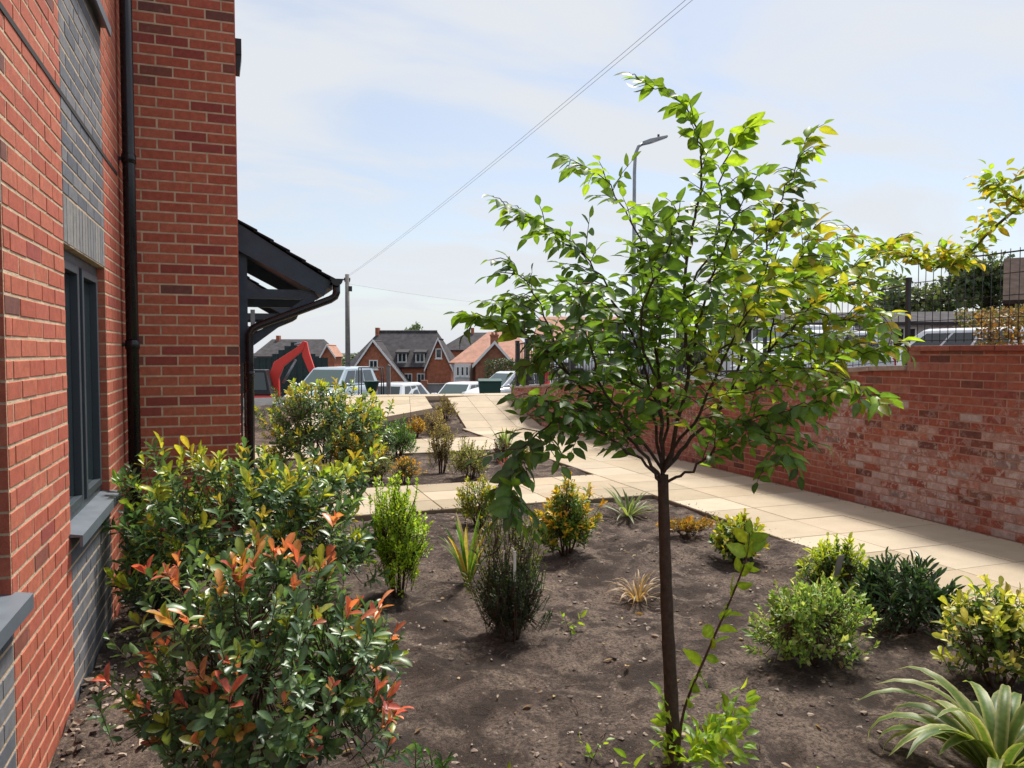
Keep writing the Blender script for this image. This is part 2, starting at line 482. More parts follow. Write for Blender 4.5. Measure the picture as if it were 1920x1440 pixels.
for i in range(120):
    x = random.uniform(.4, 4.2); y = random.uniform(1.6, 7.2); a = random.uniform(0, 6.28); l = random.uniform(.03, .13)
    z = bed_h(x, y)
    p = [(x + math.cos(a + .3 * t) * l * t, y + math.sin(a + .3 * t) * l * t, z + .010 + .01 * math.sin(3 * t)) for t in (0, .5, 1)]
    mb.tube(p, [.0025, .002, .0012], 4)
tag(mb.build('fallen_twigs', M['twig']), 'thin dry twigs fallen on the soil', None, None, 'stuff')

SLABCOL = [(.44, .355, .245), (.47, .385, .28), (.39, .32, .22), (.44, .365, .26), (.48, .405, .30), (.415, .345, .25)]
def slab_mesh(w, d, t, c):
    b = .004
    v = [(0, 0, 0), (w, 0, 0), (w, d, 0), (0, d, 0), (0, 0, t - b), (w, 0, t - b), (w, d, t - b), (0, d, t - b), (b, b, t), (w - b, b, t), (w - b, d - b, t), (b, d - b, t)]
    f = [(4, 5, 9, 8), (5, 6, 10, 9), (6, 7, 11, 10), (7, 4, 8, 11), (0, 1, 5, 4), (1, 2, 6, 5), (2, 3, 7, 6), (3, 0, 4, 7), (8, 9, 10, 11)]
    return mesh_np('paving_slab', v, [np.array(f)], c, mat=M['slab'])
def slab_path(name, label, x0, x1, y0, y1, cols, rows, stagger=False):
    mb = MB(); mb.box(x0, x1, y0, y1, -.11, -.012)
    base = mb.build('path', M['slab_joint'])
    tag(base, label, None, None, 'structure')
    w = (x1 - x0) / cols; d = (y1 - y0) / rows; g = .009
    meshes = [slab_mesh(w - g, d - g, .05, tuple(np.array(c) * k_)) for c in SLABCOL for k_ in (.88, .96, 1.04)]
    for j in range(rows):
        for i in range(cols):
            o = link('paving_slab', random.choice(meshes), base)
            o.location = (x0 + i * w + g / 2, y0 + j * d + g / 2, -.05 + random.uniform(-.0015, .0015))
    return base
slab_path('path', 'buff slab path running along the weathered brick wall', PX0, PX1, -1.75, 15.45, 3, 29)
slab_path('path', 'buff slab cross path leading to the nearer porch', .12, PX0 - .004, 7.56, 9.05, 7, 3)
slab_path('path', 'buff slab cross path leading to the farther porch', .12, PX0 - .004, 11.98, 13.85, 7, 3)

def patch_path(label, A, B, C, D, nu, nv, side=.12):
    """raised paving: bilinear patch A-B (near edge) D-C (far edge)"""
    A, B, C, D = map(Vector, (A, B, C, D))
    def P(u, v): return (A * (1 - u) + B * u) * (1 - v) + (D * (1 - u) + C * u) * v
    mb = MB()
    top = [P(0, 0), P(1, 0), P(1, 1), P(0, 1)]
    v = [p - Vector((0, 0, .10)) for p in top] + [Vector((p.x, p.y, min(-.1, p.z - side))) for p in top]
    mb.raw(v, [(0, 1, 2, 3), (7, 6, 5, 4), (0, 4, 5, 1), (1, 5, 6, 2), (2, 6, 7, 3), (3, 7, 4, 0)])
    base = tag(mb.build('path', M['edge']), label, None, None, 'structure')
    g = .006
    for j in range(nv):
        for i in range(nu):
            q = [P((i + (g if a == 0 else 1 - g)) / nu if False else (i + a) / nu, (j + b) / nv) for a, b in ((0, 0), (1, 0), (1, 1), (0, 1))]
            c = sum(q, Vector()) / 4
            q = [c + (p - c) * .984 for p in q]
            dz = Vector((0, 0, random.uniform(-.001, .001)))
            vv = [p + dz for p in q] + [p - Vector((0, 0, .14)) for p in q]
            f = [(0, 1, 2, 3), (0, 4, 5, 1), (1, 5, 6, 2), (2, 6, 7, 3), (3, 7, 4, 0)]
            me = mesh_np('paving_slab', [tuple(p) for p in vv], [np.array(f)], tuple(np.array(random.choice(SLABCOL)) * random.uniform(.88, 1.05)), mat=M['slab'])
            link('paving_slab', me, base)
    return base
patch_path('buff slab ramp rising beside the end of the weathered brick wall', (PX0 + .10, 15.46, 0), (PX1, 15.46, 0), (PX1 - .04, 17.75, .54), (4.74, 18.2, .53), 3, 5)
patch_path('buff slab landing raised over the far bed on a dark kerb', (.6, 14.15, .10), (3.88, 16.05, .40), (4.20, 18.18, .54), (2.0, 18.4, .54), 6, 4)
patch_path('buff slab pavement strip along the crest', (1.0, 18.42, .54), (6.9, 17.80, .54), (7.1, 18.7, .54), (1.0, 19.3, .54), 10, 2)

# ================================================================ brick building on the left
WX = -.75            # outer face of its long wall
CRS, BL = .075, .225
def brick_mesh(ln, ht, dp, c, ax):
    """brick with arrised front edges. ax 'x+': face looks +X, 'y-': face looks -Y, 'x-': face looks -X. origin at the lower left corner of the face"""
    b = .0022
    P = [(0, 0, 0), (ln, 0, 0), (ln, 0, ht), (0, 0, ht)]
    fr = [(b, 0, b), (ln - b, 0, b), (ln - b, 0, ht - b), (b, 0, ht - b)]
    v = [(x, -dp, z) for x, y, z in P] + [(x, -b, z) for x, y, z in P] + fr     # local: length, outwards, height
    f = [(8, 9, 10, 11)] + [(4 + i, 4 + (i + 1) % 4, 8 + (i + 1) % 4, 8 + i) for i in range(4)] + [(i, (i + 1) % 4, 4 + (i + 1) % 4, 4 + i) for i in range(4)]
    if ax == 'x+': vv = [(y, x, z) for x, y, z in v]; f = [t for t in f]
    elif ax == 'x-': vv = [(-y, x, z) for x, y, z in v]; f = [t[::-1] for t in f]
    else: vv = [(x, -y, z) for x, y, z in v]
    return np.array(vv), f
RED = [(.47, .132, .080), (.45, .120, .073), (.49, .148, .090), (.43, .110, .068), (.48, .14, .083), (.46, .125, .082)]
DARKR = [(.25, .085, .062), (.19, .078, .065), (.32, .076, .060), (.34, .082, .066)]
BLUE = [(.14, .15, .175), (.17, .175, .195), (.12, .13, .155), (.19, .19, .205)]
def cam_px(p):
    th = R(19.5); x, y, z = p[0], p[1], p[2] - 1.6
    r = x * math.cos(th) - y * math.sin(th); d = x * math.sin(th) + y * math.cos(th)
    pt = R(2.386); d2 = d * math.cos(pt) - z * math.sin(pt); u = z * math.cos(pt) + d * math.sin(pt)
    return (960 + 1440 * r / d2, 720 - 1440 * u / d2, d2) if d2 > .1 else (9e9, 9e9, d2)
def lay_bricks(parent, items, ax, mat, limit=300):
    """items: (origin, length, height, colour, clamp or None). The ones that show largest become objects, the rest one mesh"""
    sc = []
    for it in items:
        o = it[0]; x, y, d = cam_px(o)
        vis = -40 < x < 1960 and -40 < y < 1480
        sc.append((0 if vis else 1, d if d > .1 else 99))
    order = sorted(range(len(items)), key=lambda i: sc[i])
    cache = {}; restV = []; restF = []; restC = []; nb = 0
    for rank, i in enumerate(order):
        o, ln, ht, c, clamp = items[i]
        if rank < limit and sc[i][0] == 0:
            key = (round(ln, 3), round(ht, 3), c) if clamp is None else None
            me = cache.get(key) if key else None
            if me is None:
                v, f = brick_mesh(ln, ht, .03, c, ax)
                if clamp: v[:, 2] = np.minimum(v[:, 2], clamp(o[1] + v[:, 1]) - o[2])
                me = mesh_np('brick', v, [np.array(f)], c, mat=mat)
                if key: cache[key] = me
            b = link('brick', me, parent)
            j = .0012
            b.location = (o[0] + random.uniform(-j, j), o[1] + random.uniform(-j, j), o[2] + random.uniform(-j, j))
        else:
            v, f = brick_mesh(ln, ht, .03, c, ax)
            if clamp: v[:, 2] = np.minimum(v[:, 2], clamp(o[1] + v[:, 1]) - o[2])
            restV.append(v + np.array(o)); restF.append(np.array(f) + nb); nb += len(v)
            restC.append(np.repeat(np.array(c)[None] * random.uniform(.93, 1.07), len(v), 0))
    if restV:
        r = link('bricks', mesh_np('bricks', np.concatenate(restV), [np.concatenate(restF)], np.concatenate(restC), mat=mat), parent)
        r['kind'] = 'stuff'

bld = empty('brick_building', (WX, 3, 0), 0, 'tall red brick building with grey brick window panels and navy porches', 'building')
BI = Matrix.Translation((-WX, -3, 0))
def bpart(o):
    o.matrix_parent_inverse = BI; return o
# openings: (y0, y1, z0, z1)
WIN = [(4.01, 5.15, .75, 2.1), (4.01, 5.15, 3.525, 4.875), (1.90, 3.04, .75, 2.1), (1.90, 3.04, 3.525, 4.875)]
PANEL = [(4.01, 5.15), (1.90, 3.04)]
HTOP = 6.3
YA, YB = -1.6, 6.19
# mortar-faced core of the wall, built round the openings
core = MB()
ys = sorted({YA, YB, 1.90, 3.04, 4.01, 5.15}); zs = [-.15, .75, 2.1, 3.525, 4.875, HTOP]
for a, b_ in zip(ys, ys[1:]):
    for c, d in zip(zs, zs[1:]):
        hole = any(abs(a - w0) < 1e-6 and abs(c - w2) < 1e-6 for w0, w1, w2, w3 in WIN)
        if not hole: core.box(WX - .30, WX - .0025, a, b_, c, d)
# long wall carries on behind the pier
core.box(WX - .30, WX - .0025, 6.9, 17.5, -.15, HTOP)
wall = bpart(core.build('wall', M['mortar'], bld))
items = []
def in_open(y0, y1, z0, z1):
    return [w_ for w_ in WIN if y0 < w_[1] - .004 and y1 > w_[0] + .004 and z0 < w_[3] - .004 and z1 > w_[2] + .004]
ncr = int(HTOP / CRS)
for k in range(-1, ncr):
    z = k * CRS + .006
    soldier = any(abs(z - .006 - s) < .24 and z - .006 >= s - 1e-6 and z - .006 < s + .22 for s in (2.1, 4.875))
    edges = [YA]
    off = 0 if k % 2 == 0 else BL / 2
    y = YA - off
    cuts = set()
    while y < YB: cuts.add(round(y, 4)); y += BL
    cuts |= {1.90, 3.04, 4.01, 5.15, YA, YB - .0}
    cuts = sorted(c for c in cuts if YA <= c <= YB)
    cc = [cuts[0]]
    for c in cuts[1:]:
        if c - cc[-1] < .035 and c not in (1.90, 3.04, 4.01, 5.15, YB): continue
        if c - cc[-1] < .035: cc[-1] = c
        else: cc.append(c)
    for a, b_ in zip(cc, cc[1:]):
        m_ = (a + b_) / 2
        if in_open(a, b_, z, z + .063): continue
        pan = any(p0 - .01 < m_ < p1 + .01 for p0, p1 in PANEL)
        if pan and soldier: continue
        if pan: c = random.choice(BLUE)
        else: c = random.choice(RED) if random.random() > .025 else random.choice(DARKR)
        items.append(((WX, a + .005, z), b_ - a - .01, .063, c, None))
for p0, p1 in PANEL:      # soldier courses over the window heads
    n = int((p1 - p0) / .075)
    wv = (p1 - p0) / n
    for s in (2.1, 4.875):
        for i in range(n):
            items.append(((WX, p0 + i * wv + .004, s + .005), wv - .008, .215, random.choice([(.22, .22, .225), (.25, .245, .24), (.19, .195, .205)]), None))
# far stretch of the same wall past the pier
for k in range(int(HTOP / CRS)):
    y = 6.9 - (0 if k % 2 else BL / 2)
    while y < 17.4:
        if y > 6.9: items.append(((WX, y + .005, k * CRS + .005), BL - .01, .065, random.choice(RED), None))
        y += BL
lay_bricks(wall, items, 'x+', M['brick'])
mb = MB(); mb.box(WX - .02, WX + .004, YA, 5.70, 2.760, 2.784); bpart(mb.build('movement_joint', M['sealant'], bld))

# projecting pier whose broad face looks back down the bed
PY = 6.19
core = MB(); core.box(WX - .2, -.007, PY + .003, 6.88, -.15, HTOP)
pier = bpart(core.build('pier', M['mortar'], bld))
items = []
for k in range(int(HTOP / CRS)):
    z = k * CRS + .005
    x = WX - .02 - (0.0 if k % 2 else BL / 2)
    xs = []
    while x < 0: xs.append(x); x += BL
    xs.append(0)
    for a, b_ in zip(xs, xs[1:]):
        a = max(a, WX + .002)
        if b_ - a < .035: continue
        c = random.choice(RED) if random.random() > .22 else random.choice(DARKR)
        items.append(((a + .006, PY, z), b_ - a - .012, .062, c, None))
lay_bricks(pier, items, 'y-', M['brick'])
items = []
for k in range(int(HTOP / CRS)):
    y = PY - (0 if k % 2 else BL / 2)
    while y < 6.86:
        a = max(y, PY + .004); b_ = min(y + BL, 6.88)
        if b_ - a > .035: items.append(((0, a + .005, k * CRS + .005), b_ - a - .01, .065, random.choice(RED), None))
        y += BL
sidep = bpart(MB().box(-.02, -.0075, PY + .03, 6.87, -.1, HTOP - .01).build('pier_return', M['mortar'], bld))
lay_bricks(sidep, items, 'x+', M['brick'], 0)

def window(y0, y1, z0, z1):
    fx = WX - .045     # outer face of the frame
    g = bpart(link('window', MB().box(fx - .055, fx - .045, y0 + .05, y1 - .05, z0 + .05, z1 - .05).mesh('pane_back', M['car_black']), bld))
    fr = MB()
    fr.box(fx - .06, fx, y0, y0 + .055, z0, z1); fr.box(fx - .06, fx, y1 - .055, y1, z0, z1)
    fr.box(fx - .06, fx, y0 + .055, y1 - .055, z0, z0 + .06); fr.box(fx - .06, fx, y0 + .055, y1 - .055, z1 - .055, z1)
    ym = (y0 + y1) / 2
    fr.box(fx - .06, fx - .001, ym - .04, ym + .04, z0 + .06, z1 - .055)
    fr.build('frame', M['anth'], g, bevel=.004)
    for a, b_ in ((y0 + .055, ym - .04), (ym + .04, y1 - .055)):
        s = MB(); t = .045; xs0, xs1 = fx - .05, fx + .012
        za, zb = z0 + .06, z1 - .055
        s.box(xs0, xs1, a + .003, a + t, za + .003, zb - .003); s.box(xs0, xs1, b_ - t, b_ - .003, za + .003, zb - .003)
        s.box(xs0, xs1, a + t, b_ - t, za + .003, za + t); s.box(xs0, xs1, a + t, b_ - t, zb - t, zb - .003)
        s.build('casement', M['anth'], g, bevel=.003)
        MB().box(fx - .03, fx - .022, a + t - .004, b_ - t + .004, za + t - .004, zb - t + .004).build('pane', M['glass'], g)
    # sloping metal sill with a drip nose
    sl = MB()
    sl.prism([(fx - .005, z0 + .022), (WX + .055, z0 + .004), (WX + .055, z0 - .05), (WX + .042, z0 - .05), (WX + .042, z0 - .004), (fx - .005, z0 - .004)], 'y', y0 - .035, y1 + .035)
    sl.build('sill', M['sillm'], g)
    # reveal bricks, visible edge-on at the far jamb
    for k in range(int((z1 - z0) / CRS)):
        me = MB().box(WX - .10, WX - .003, y1 - .004, y1 + .03, z0 + k * CRS + .005, z0 + k * CRS + .07).mesh('jamb_brick', M['brick'], random.choice(RED))
        link('jamb_brick', me, g)
for w_ in WIN: window(*w_)

def downpipe(name, x, y, z0, z1, r, back):
    p = bpart(MB().tube([(x, y, z0), (x, y, z1)], r, 14).build(name, M['black_pipe'], bld))
    z = z0 + .45
    while z < z1:
        c = MB(); c.tube([(x, y, z - .03), (x, y, z + .03)], r + .006, 14)
        c.box(x - r - back, x, y - .012, y + .012, z - .012, z + .012) if back else None
        c.build('pipe_clip', M['black_pipe'], p)
        z += 1.25
    return p
downpipe('downpipe', WX + .062, 5.80, -.05, 6.2, .040, .03)
mb = MB(); mb.box(-.006, .045, 6.45, 6.62, 3.92, 4.04); mb.prism([(-.006, 3.80), (.03, 3.80), (.045, 3.92), (-.006, 3.92)], 'y', 6.46, 6.61)
bpart(mb.build('wall_light', M['iron'], bld))

# lean-to porches over the doors, one for each cross path
def porch(y0, y1, ex):
    g = bpart(link('porch', MB().raw([(-.02, y0 + .02, 2.74), (ex - .02, y0 + .02, 2.235), (ex - .02, y1 - .02, 2.235), (-.02, y1 - .02, 2.74), (-.02, y0 + .02, 2.70), (ex - .02, y0 + .02, 2.195), (ex - .02, y1 - .02, 2.195), (-.02, y1 - .02, 2.70)],
            [(0, 1, 2, 3), (7, 6, 5, 4), (0, 4, 5, 1), (1, 5, 6, 2), (2, 6, 7, 3), (3, 7, 4, 0)]).mesh('porch', M['navy']), bld))
    for yy in (y0, y1 - .04):     # barge boards
        MB().raw([(0, yy, 2.78), (ex - .03, yy, 2.27), (ex - .10, yy, 2.13), (0, yy, 2.53), (0, yy + .038, 2.78), (ex - .03, yy + .038, 2.27), (ex - .10, yy + .038, 2.13), (0, yy + .038, 2.53)],
                 [(0, 1, 2, 3), (7, 6, 5, 4), (0, 4, 5, 1), (1, 5, 6, 2), (2, 6, 7, 3), (3, 7, 4, 0)]).build('barge_board', M['navy'], g)
    nt_ = 6
    for i in range(nt_):          # tile courses, each lapping the one below
        a = i / nt_; b_ = (i + 1.18) / nt_
        xa, za = ex * a - .01, 2.815 - .525 * a; xb, zb = min(ex * b_, ex + .02), 2.815 - .525 * min(b_, 1.02) + .012
        nw = max(4, int((y1 - y0) / .30))
        for j in range(nw):
            ya = y0 - .03 + (y1 - y0 + .06) * (j + (.0 if i % 2 else .0)) / nw; yb = ya + (y1 - y0 + .06) / nw - .004
            dz = random.uniform(0, .003)
            MB().raw([(xa, ya, za + dz), (xb, ya, zb + dz), (xb, yb, zb + dz), (xa, yb, za + dz), (xa, ya, za - .016), (xb, ya, zb - .016), (xb, yb, zb - .016), (xa, yb, za - .016)],
                     [(0, 1, 2, 3), (7, 6, 5, 4), (0, 4, 5, 1), (1, 5, 6, 2), (2, 6, 7, 3), (3, 7, 4, 0)]).build('roof_tile', M['tile_dark'], g)
    for yy in (y0 + .06, y1 - .13):
        MB().box(.0, .075, yy, yy + .07, 1.5, 2.6).build('wall_post', M['navy'], g)
        MB().box(.075, ex - .18, yy + .002, yy + .066, 2.10, 2.19).build('tie_beam', M['navy'], g)
        MB().bar((.06, yy + .034, 1.66), (ex - .16, yy + .034, 2.15), .06, .075).build('brace', M['navy'], g)
    gut = MB()
    pr = [(ex + .02 + .055 * math.cos(a), 2.285 + .055 * math.sin(a)) for a in [math.pi + math.pi * k / 8 for k in range(9)]]
    gut.prism(pr, 'y', y0 - .05, y1 + .05)
    gut.prism([(ex - .045, 2.285), (ex + .085, 2.285), (ex + .085, 2.297), (ex - .045, 2.297)], 'y', y0 - .052, y1 + .052)
    gut.build('gutter', M['black_pipe'], g)
    yp = y0 - .005
    pipe = MB().tube([(ex + .02, yp, 2.24), (ex + .02, yp, 2.17), (ex + .005, yp, 2.13), (ex - .04, yp, 2.10), (.16, yp, 1.84), (.11, yp, 1.81), (.085, yp, 1.76), (.085, yp, 1.6), (.085, yp, -.05)], .036, 12)
    pd = pipe.build('downpipe', M['black_pipe'], g)
    for z in (.5, 1.4): MB().tube([(.085, yp, z - .025), (.085, yp, z + .025)], .042, 12).build('pipe_clip', M['black_pipe'], pd)
    MB().box(.10, .14, y0 + .15, y0 + .21, 1.85, 2.0).build('lamp_bracket', M['galv'], g)
    # dark door panel under the porch
    return g
porch(7.52, 9.15, .86)
porch(12.3, 13.8, .80)
# entrance block behind the pier that carries the porches
eb = bpart(MB().box(WX - .01, -.009, 6.91, 14.2, -.1, 3.3).build('entrance_wall', M['mortar'], bld))
items = []
for k in range(44):
    y = 6.91 - (0 if k % 2 else BL / 2)
    while y < 14.1:
        a = max(y, 6.915); b_ = min(y + BL, 14.2); y += BL
        if b_ - a < .04 or (k * CRS < 2.05 and any(a < d_ + .95 and b_ > d_ for d_ in (7.85, 12.55))): continue
        items.append(((-.006, a + .005, k * CRS + .006), b_ - a - .01, .063, random.choice(RED) if random.random() > .1 else random.choice(DARKR), None))
lay_bricks(eb, items, 'x+', M['brick'], 0)
bpart(MB().box(WX - .05, -.02, 6.90, 14.25, 3.302, 3.36).build('parapet_cap', M['navy'], bld))
for y in (7.85, 12.55):
    d = bpart(MB().box(-.011, .02, y, y + .95, -.05, 2.05).build('door', M['anth'], bld))
    MB().box(.0195, .026, y + .18, y + .77, 1.0, 1.9).build('door_pane', M['glass'], d)
    MB().tube([(.055, y + .1, .9), (.055, y + .1, 1.2)], .012, 8).build('door_handle', M['galv'], d)

# ================================================================ weathered retaining wall on the right, with railing
def wtop(y):
    y = np.asarray(y, float)
    return np.interp(y, [a for a, b in WALL_TOP], [b for a, b in WALL_TOP])
RX = PX1 + .012
rw = empty('retaining_wall', (RX, 6, 0), 0, 'long weathered red brick retaining wall with pale salt stains', 'wall')
RI = Matrix.Translation((-RX, -6, 0))
yy = [-2.0, 5.78, 5.80, 6.4, 8.2, 11, 14.4, 17.45]
v = []
for y in yy:
    t = float(wtop(y)) - .02
    v += [(RX + .003, y, -.15), (RX + .003, y, t), (RX + .22, y, t), (RX + .22, y, -.15)]
f = [(4 * i + k, 4 * i + (k + 1) % 4, 4 * i + 4 + (k + 1) % 4, 4 * i + 4 + k) for i in range(len(yy) - 1) for k in range(4)] + [(3, 2, 1, 0), tuple(4 * (len(yy) - 1) + k for k in range(4))]
rcore = link('wall_core', MB().raw(v, f).mesh('wall_core', M['mortar_old']), rw); rcore.matrix_parent_inverse = RI
OLD = [(.29, .098, .065), (.31, .115, .08), (.28, .078, .05), (.25, .068, .045), (.30, .092, .058), (.23, .062, .044), (.27, .082, .055), (.24, .072, .05), (.29, .085, .053)]
OLDD = [(.13, .05, .04), (.16, .055, .04), (.18, .085, .062), (.32, .14, .095)]
items = []
for k in range(22):
    z = k * CRS + .005
    y = -2.0 - (0 if k % 2 else BL / 2)
    while y < 17.4:
        a = max(y, -2.0) + .005; b_ = min(y + BL - .006, 17.44)
        y += BL
        if b_ - a < .03: continue
        if float(min(wtop(a), wtop(b_))) - .03 < z + .012: continue
        c = random.choice(OLD) if random.random() > .2 else random.choice(OLDD)
        pr_ = max(max(0, 1 - math.hypot((a - sy) * .8, z - sz) / sr) for sy, sz, sr in ((5.7, .30, .8), (4.5, .35, .9), (6.6, .7, .5), (3.4, .4, .8)))
        if random.random() < pr_:
            k_ = random.choice((.2, .35, .5, .75)); c = tuple(round(u_ * (1 - k_) + v_ * k_, 3) for u_, v_ in zip(c, (.44, .36, .34)))
        items.append(((RX, a, z), b_ - a, .062, c, lambda q: wtop(q) - .022))
lay_bricks(rcore, items, 'x-', M['brick_old'])
# coping of brick-on-edge pieces / stone strip following the top
y = -1.9
while y < 17.4:
    ln = .45; b_ = min(y + ln, 17.47)
    if y < 5.79 < b_: b_ = 5.775
    za, zb = float(wtop(y + .004)), float(wtop(b_ - .004))
    if abs(za - zb) > .1: zb = za
    m = MB().raw([(RX - .028, y + .004, za - .02), (RX + .25, y + .004, za - .02), (RX + .25, b_, zb - .02), (RX - .028, b_, zb - .02), (RX - .028, y + .004, za + .03), (RX + .25, y + .004, za + .03), (RX + .25, b_, zb + .03), (RX - .028, b_, zb + .03)],
                 [(3, 2, 1, 0), (4, 5, 6, 7), (0, 1, 5, 4), (1, 2, 6, 5), (2, 3, 7, 6), (3, 0, 4, 7)])
    near = y < 5.8
    o = m.build('coping', M['brick_old'], rw, random.choice(OLD) if near else (.34, .27, .23), bevel=.006); o.matrix_parent_inverse = RI
    y = b_ if b_ > y + .02 else 5.80
    if abs(b_ - 5.775) < 1e-6: y = 5.80

fence = empty('metal_fence', (RX + .11, 6, 1.4), 0, 'black metal fence standing on top of the weathered brick wall', 'fence')
FI = Matrix.Translation((-RX - .11, -6, -1.4))
fx = RX + .11
def fp(o): o.matrix_parent_inverse = FI; return o
posts = [17.3, 16.65, 15.7, 14.1, 12.1, 10.1, 8.1, 5.9, 4.2, 2.4]
for a in posts:
    z = float(wtop(a - .01)) + .03
    hp = 1.06 if a > 8.5 else .84; wp = .04 if a > 8.5 else .018
    fp(MB().box(fx - wp, fx + wp, a - wp, a + wp, z - .03, z + hp).box(fx - wp - .004, fx + wp + .004, a - wp - .004, a + wp + .004, z + hp, z + hp + .03).build('post', M['iron'], fence))
for a, b_ in zip(posts, posts[1:]):
    a -= .03; b_ += .03
    za, zb = float(wtop(a)) + .03, float(wtop(b_ if abs(b_ - 5.93) > .1 else 5.95)) + .03
    if a < 5.9: za = zb = 1.66
    mesh_panel = a < 8.2
    for h in ((.1, 1.0) if not mesh_panel else (.05, .24, .43, .62, .80)):
        r = (.02 if not mesh_panel else .009) if h in (.1, .80, 1.0) else .005
        fp(MB().bar((fx, a, za + h), (fx, b_, zb + h), r, r * 1.4).build('rail', M['iron'], fence))
    n = int((a - b_) / (.125 if not mesh_panel else .085))
    for i in range(1, n):
        t = i / n; y = a + (b_ - a) * t; z = za + (zb - za) * t
        fp(MB().tube([(fx, y, z + .03), (fx, y, z + (1.02 if not mesh_panel else .83))], .009 if not mesh_panel else .0038, 6).build('bar', M['iron'], fence))

# ================================================================ planting
def nrm(a):
    return a / np.maximum(np.linalg.norm(a, axis=-1, keepdims=True), 1e-9)

def leaf_proto(kind):
    """unit leaf: length along +Y, half width 1 along X, upper side +Z"""
    if kind == 'big':
        T = [0, .10, .32, .58, .82, 1.0]; Wd = [.06, .45, .95, .92, .50, .0]; fold = .16; curl = .20
    elif kind == 'lance':
        T = [0, .15, .42, .70, .90, 1.0]; Wd = [.08, .42, .82, 1.0, .60, .0]; fold = .20; curl = .16
    elif kind == 'small':
        v = np.array([(0, 0, 0), (-1, .5, .10), (0, .5, -.03), (1, .5, .10), (0, 1, -.08)], float)
        return v, [np.array([(0, 3, 2), (0, 2, 1), (2, 3, 4), (1, 2, 4)])]
    else:   # needle
        v = np.array([(-1, 0, 0), (1, 0, 0), (.9, .55, .05), (-.9, .55, .05), (0, 1, -.02)], float)
        return v, [np.array([(0, 1, 2), (0, 2, 3), (3, 2, 4)])]
    v = []
    for t, w_ in zip(T, Wd):
        zc = -curl * t * t
        for s in (-1, 0, 1):
            v.append((s * w_, t, zc + (fold * w_ * .5 if s else 0)))
    n = len(T); f = []
    for i in range(n - 1):
        for s in (0, 1):
            f.append((3 * i + s, 3 * i + s + 1, 3 * i + s + 4, 3 * i + s + 3))
    return np.array(v, float), [np.array(f)]
PROTO = {k: leaf_proto(k) for k in ('big', 'lance', 'small', 'needle')}

class Leaves:
    def __init__(s): s.P = []; s.D = []; s.N = []; s.S = []; s.W = []; s.C = []
    def add(s, P, D, Nn, S, W, C):
        n = len(P)
        s.P.append(P); s.D.append(D); s.N.append(Nn); s.S.append(np.broadcast_to(S, (n,))); s.W.append(np.broadcast_to(W, (n,))); s.C.append(np.broadcast_to(C, (n,)))
    def pack(s):
        P, D, Nn, S, W, C = (np.concatenate(a) for a in (s.P, s.D, s.N, s.S, s.W, s.C))
        y = nrm(D); x = nrm(np.cross(y, Nn)); z = np.cross(x, y)
        return P, x, y, z, S, W, C.astype(int)

def put_foliage(parent, lv, pal, kind, mat, indiv=0, jit=.22, name='foliage', lname='leaf'):
    P, x, y, z, S, W, C = lv.pack()
    pv, pf = PROTO[kind]
    pal = np.array(pal, float)
    psh = np.where(np.abs(pv[:, :1]) < .01, 1.28, .90) if kind in ('big', 'lance') else np.ones((len(pv), 1))
    org = np.array(parent.location)
    dist = np.linalg.norm(P + org - CAM, axis=1)
    order = np.argsort(dist)
    ind = []
    if indiv:
        for i in order:
            px = cam_px(P[i] + org)
            if 0 < px[0] < 1920 and 0 < px[1] < 1440: ind.append(i)
            if len(ind) >= indiv: break
    var = {}
    curls = np.array([-.22, -.02, .12]) if kind in ('big', 'lance') else np.zeros(3)
    for i in ind:
        k = (int(C[i]), random.randrange(3))
        if k not in var:
            c = (pal[k[0]] * (1 + jit * np.array([-.8, 0, .8])[k[1]]))[None] * psh
            pv2 = pv.copy(); pv2[:, 2] += curls[k[1]] * pv[:, 1] ** 2
            var[k] = mesh_np(lname, pv2, pf, c, True, mat)
        o = link(lname, var[k], parent)
        m = Matrix(((x[i, 0] * W[i], y[i, 0] * S[i], z[i, 0] * S[i], P[i, 0]), (x[i, 1] * W[i], y[i, 1] * S[i], z[i, 1] * S[i], P[i, 1]), (x[i, 2] * W[i], y[i, 2] * S[i], z[i, 2] * S[i], P[i, 2]), (0, 0, 0, 1)))
        o.matrix_local = m
    keep = np.ones(len(P), bool); keep[ind] = False
    P, x, y, z, S, W, C = (a[keep] for a in (P, x, y, z, S, W, C))
    n, k = len(P), len(pv)
    if n:
        V = P[:, None] + x[:, None] * (W[:, None, None] * pv[None, :, 0:1]) + y[:, None] * (S[:, None, None] * pv[None, :, 1:2]) + z[:, None] * (S[:, None, None] * (pv[None, :, 2:3] + (rng.normal(-.04, .16, n) if kind in ('big', 'lance') else np.zeros(n))[:, None, None] * pv[None, :, 1:2] ** 2))
        F = [(f[None] + (np.arange(n) * k)[:, None, None]).reshape(-1, f.shape[1]) for f in pf]
        cc = pal[C] * (1 + jit * rng.standard_normal((n, 1)))
        cc = np.clip(cc, .003, .95)
        colr = (cc[:, None, :] * psh[None]).reshape(-1, 3)
        o = link(name, mesh_np(name, V.reshape(-1, 3), F, colr, True, mat), parent)
        o['kind'] = 'stuff'
    return parent

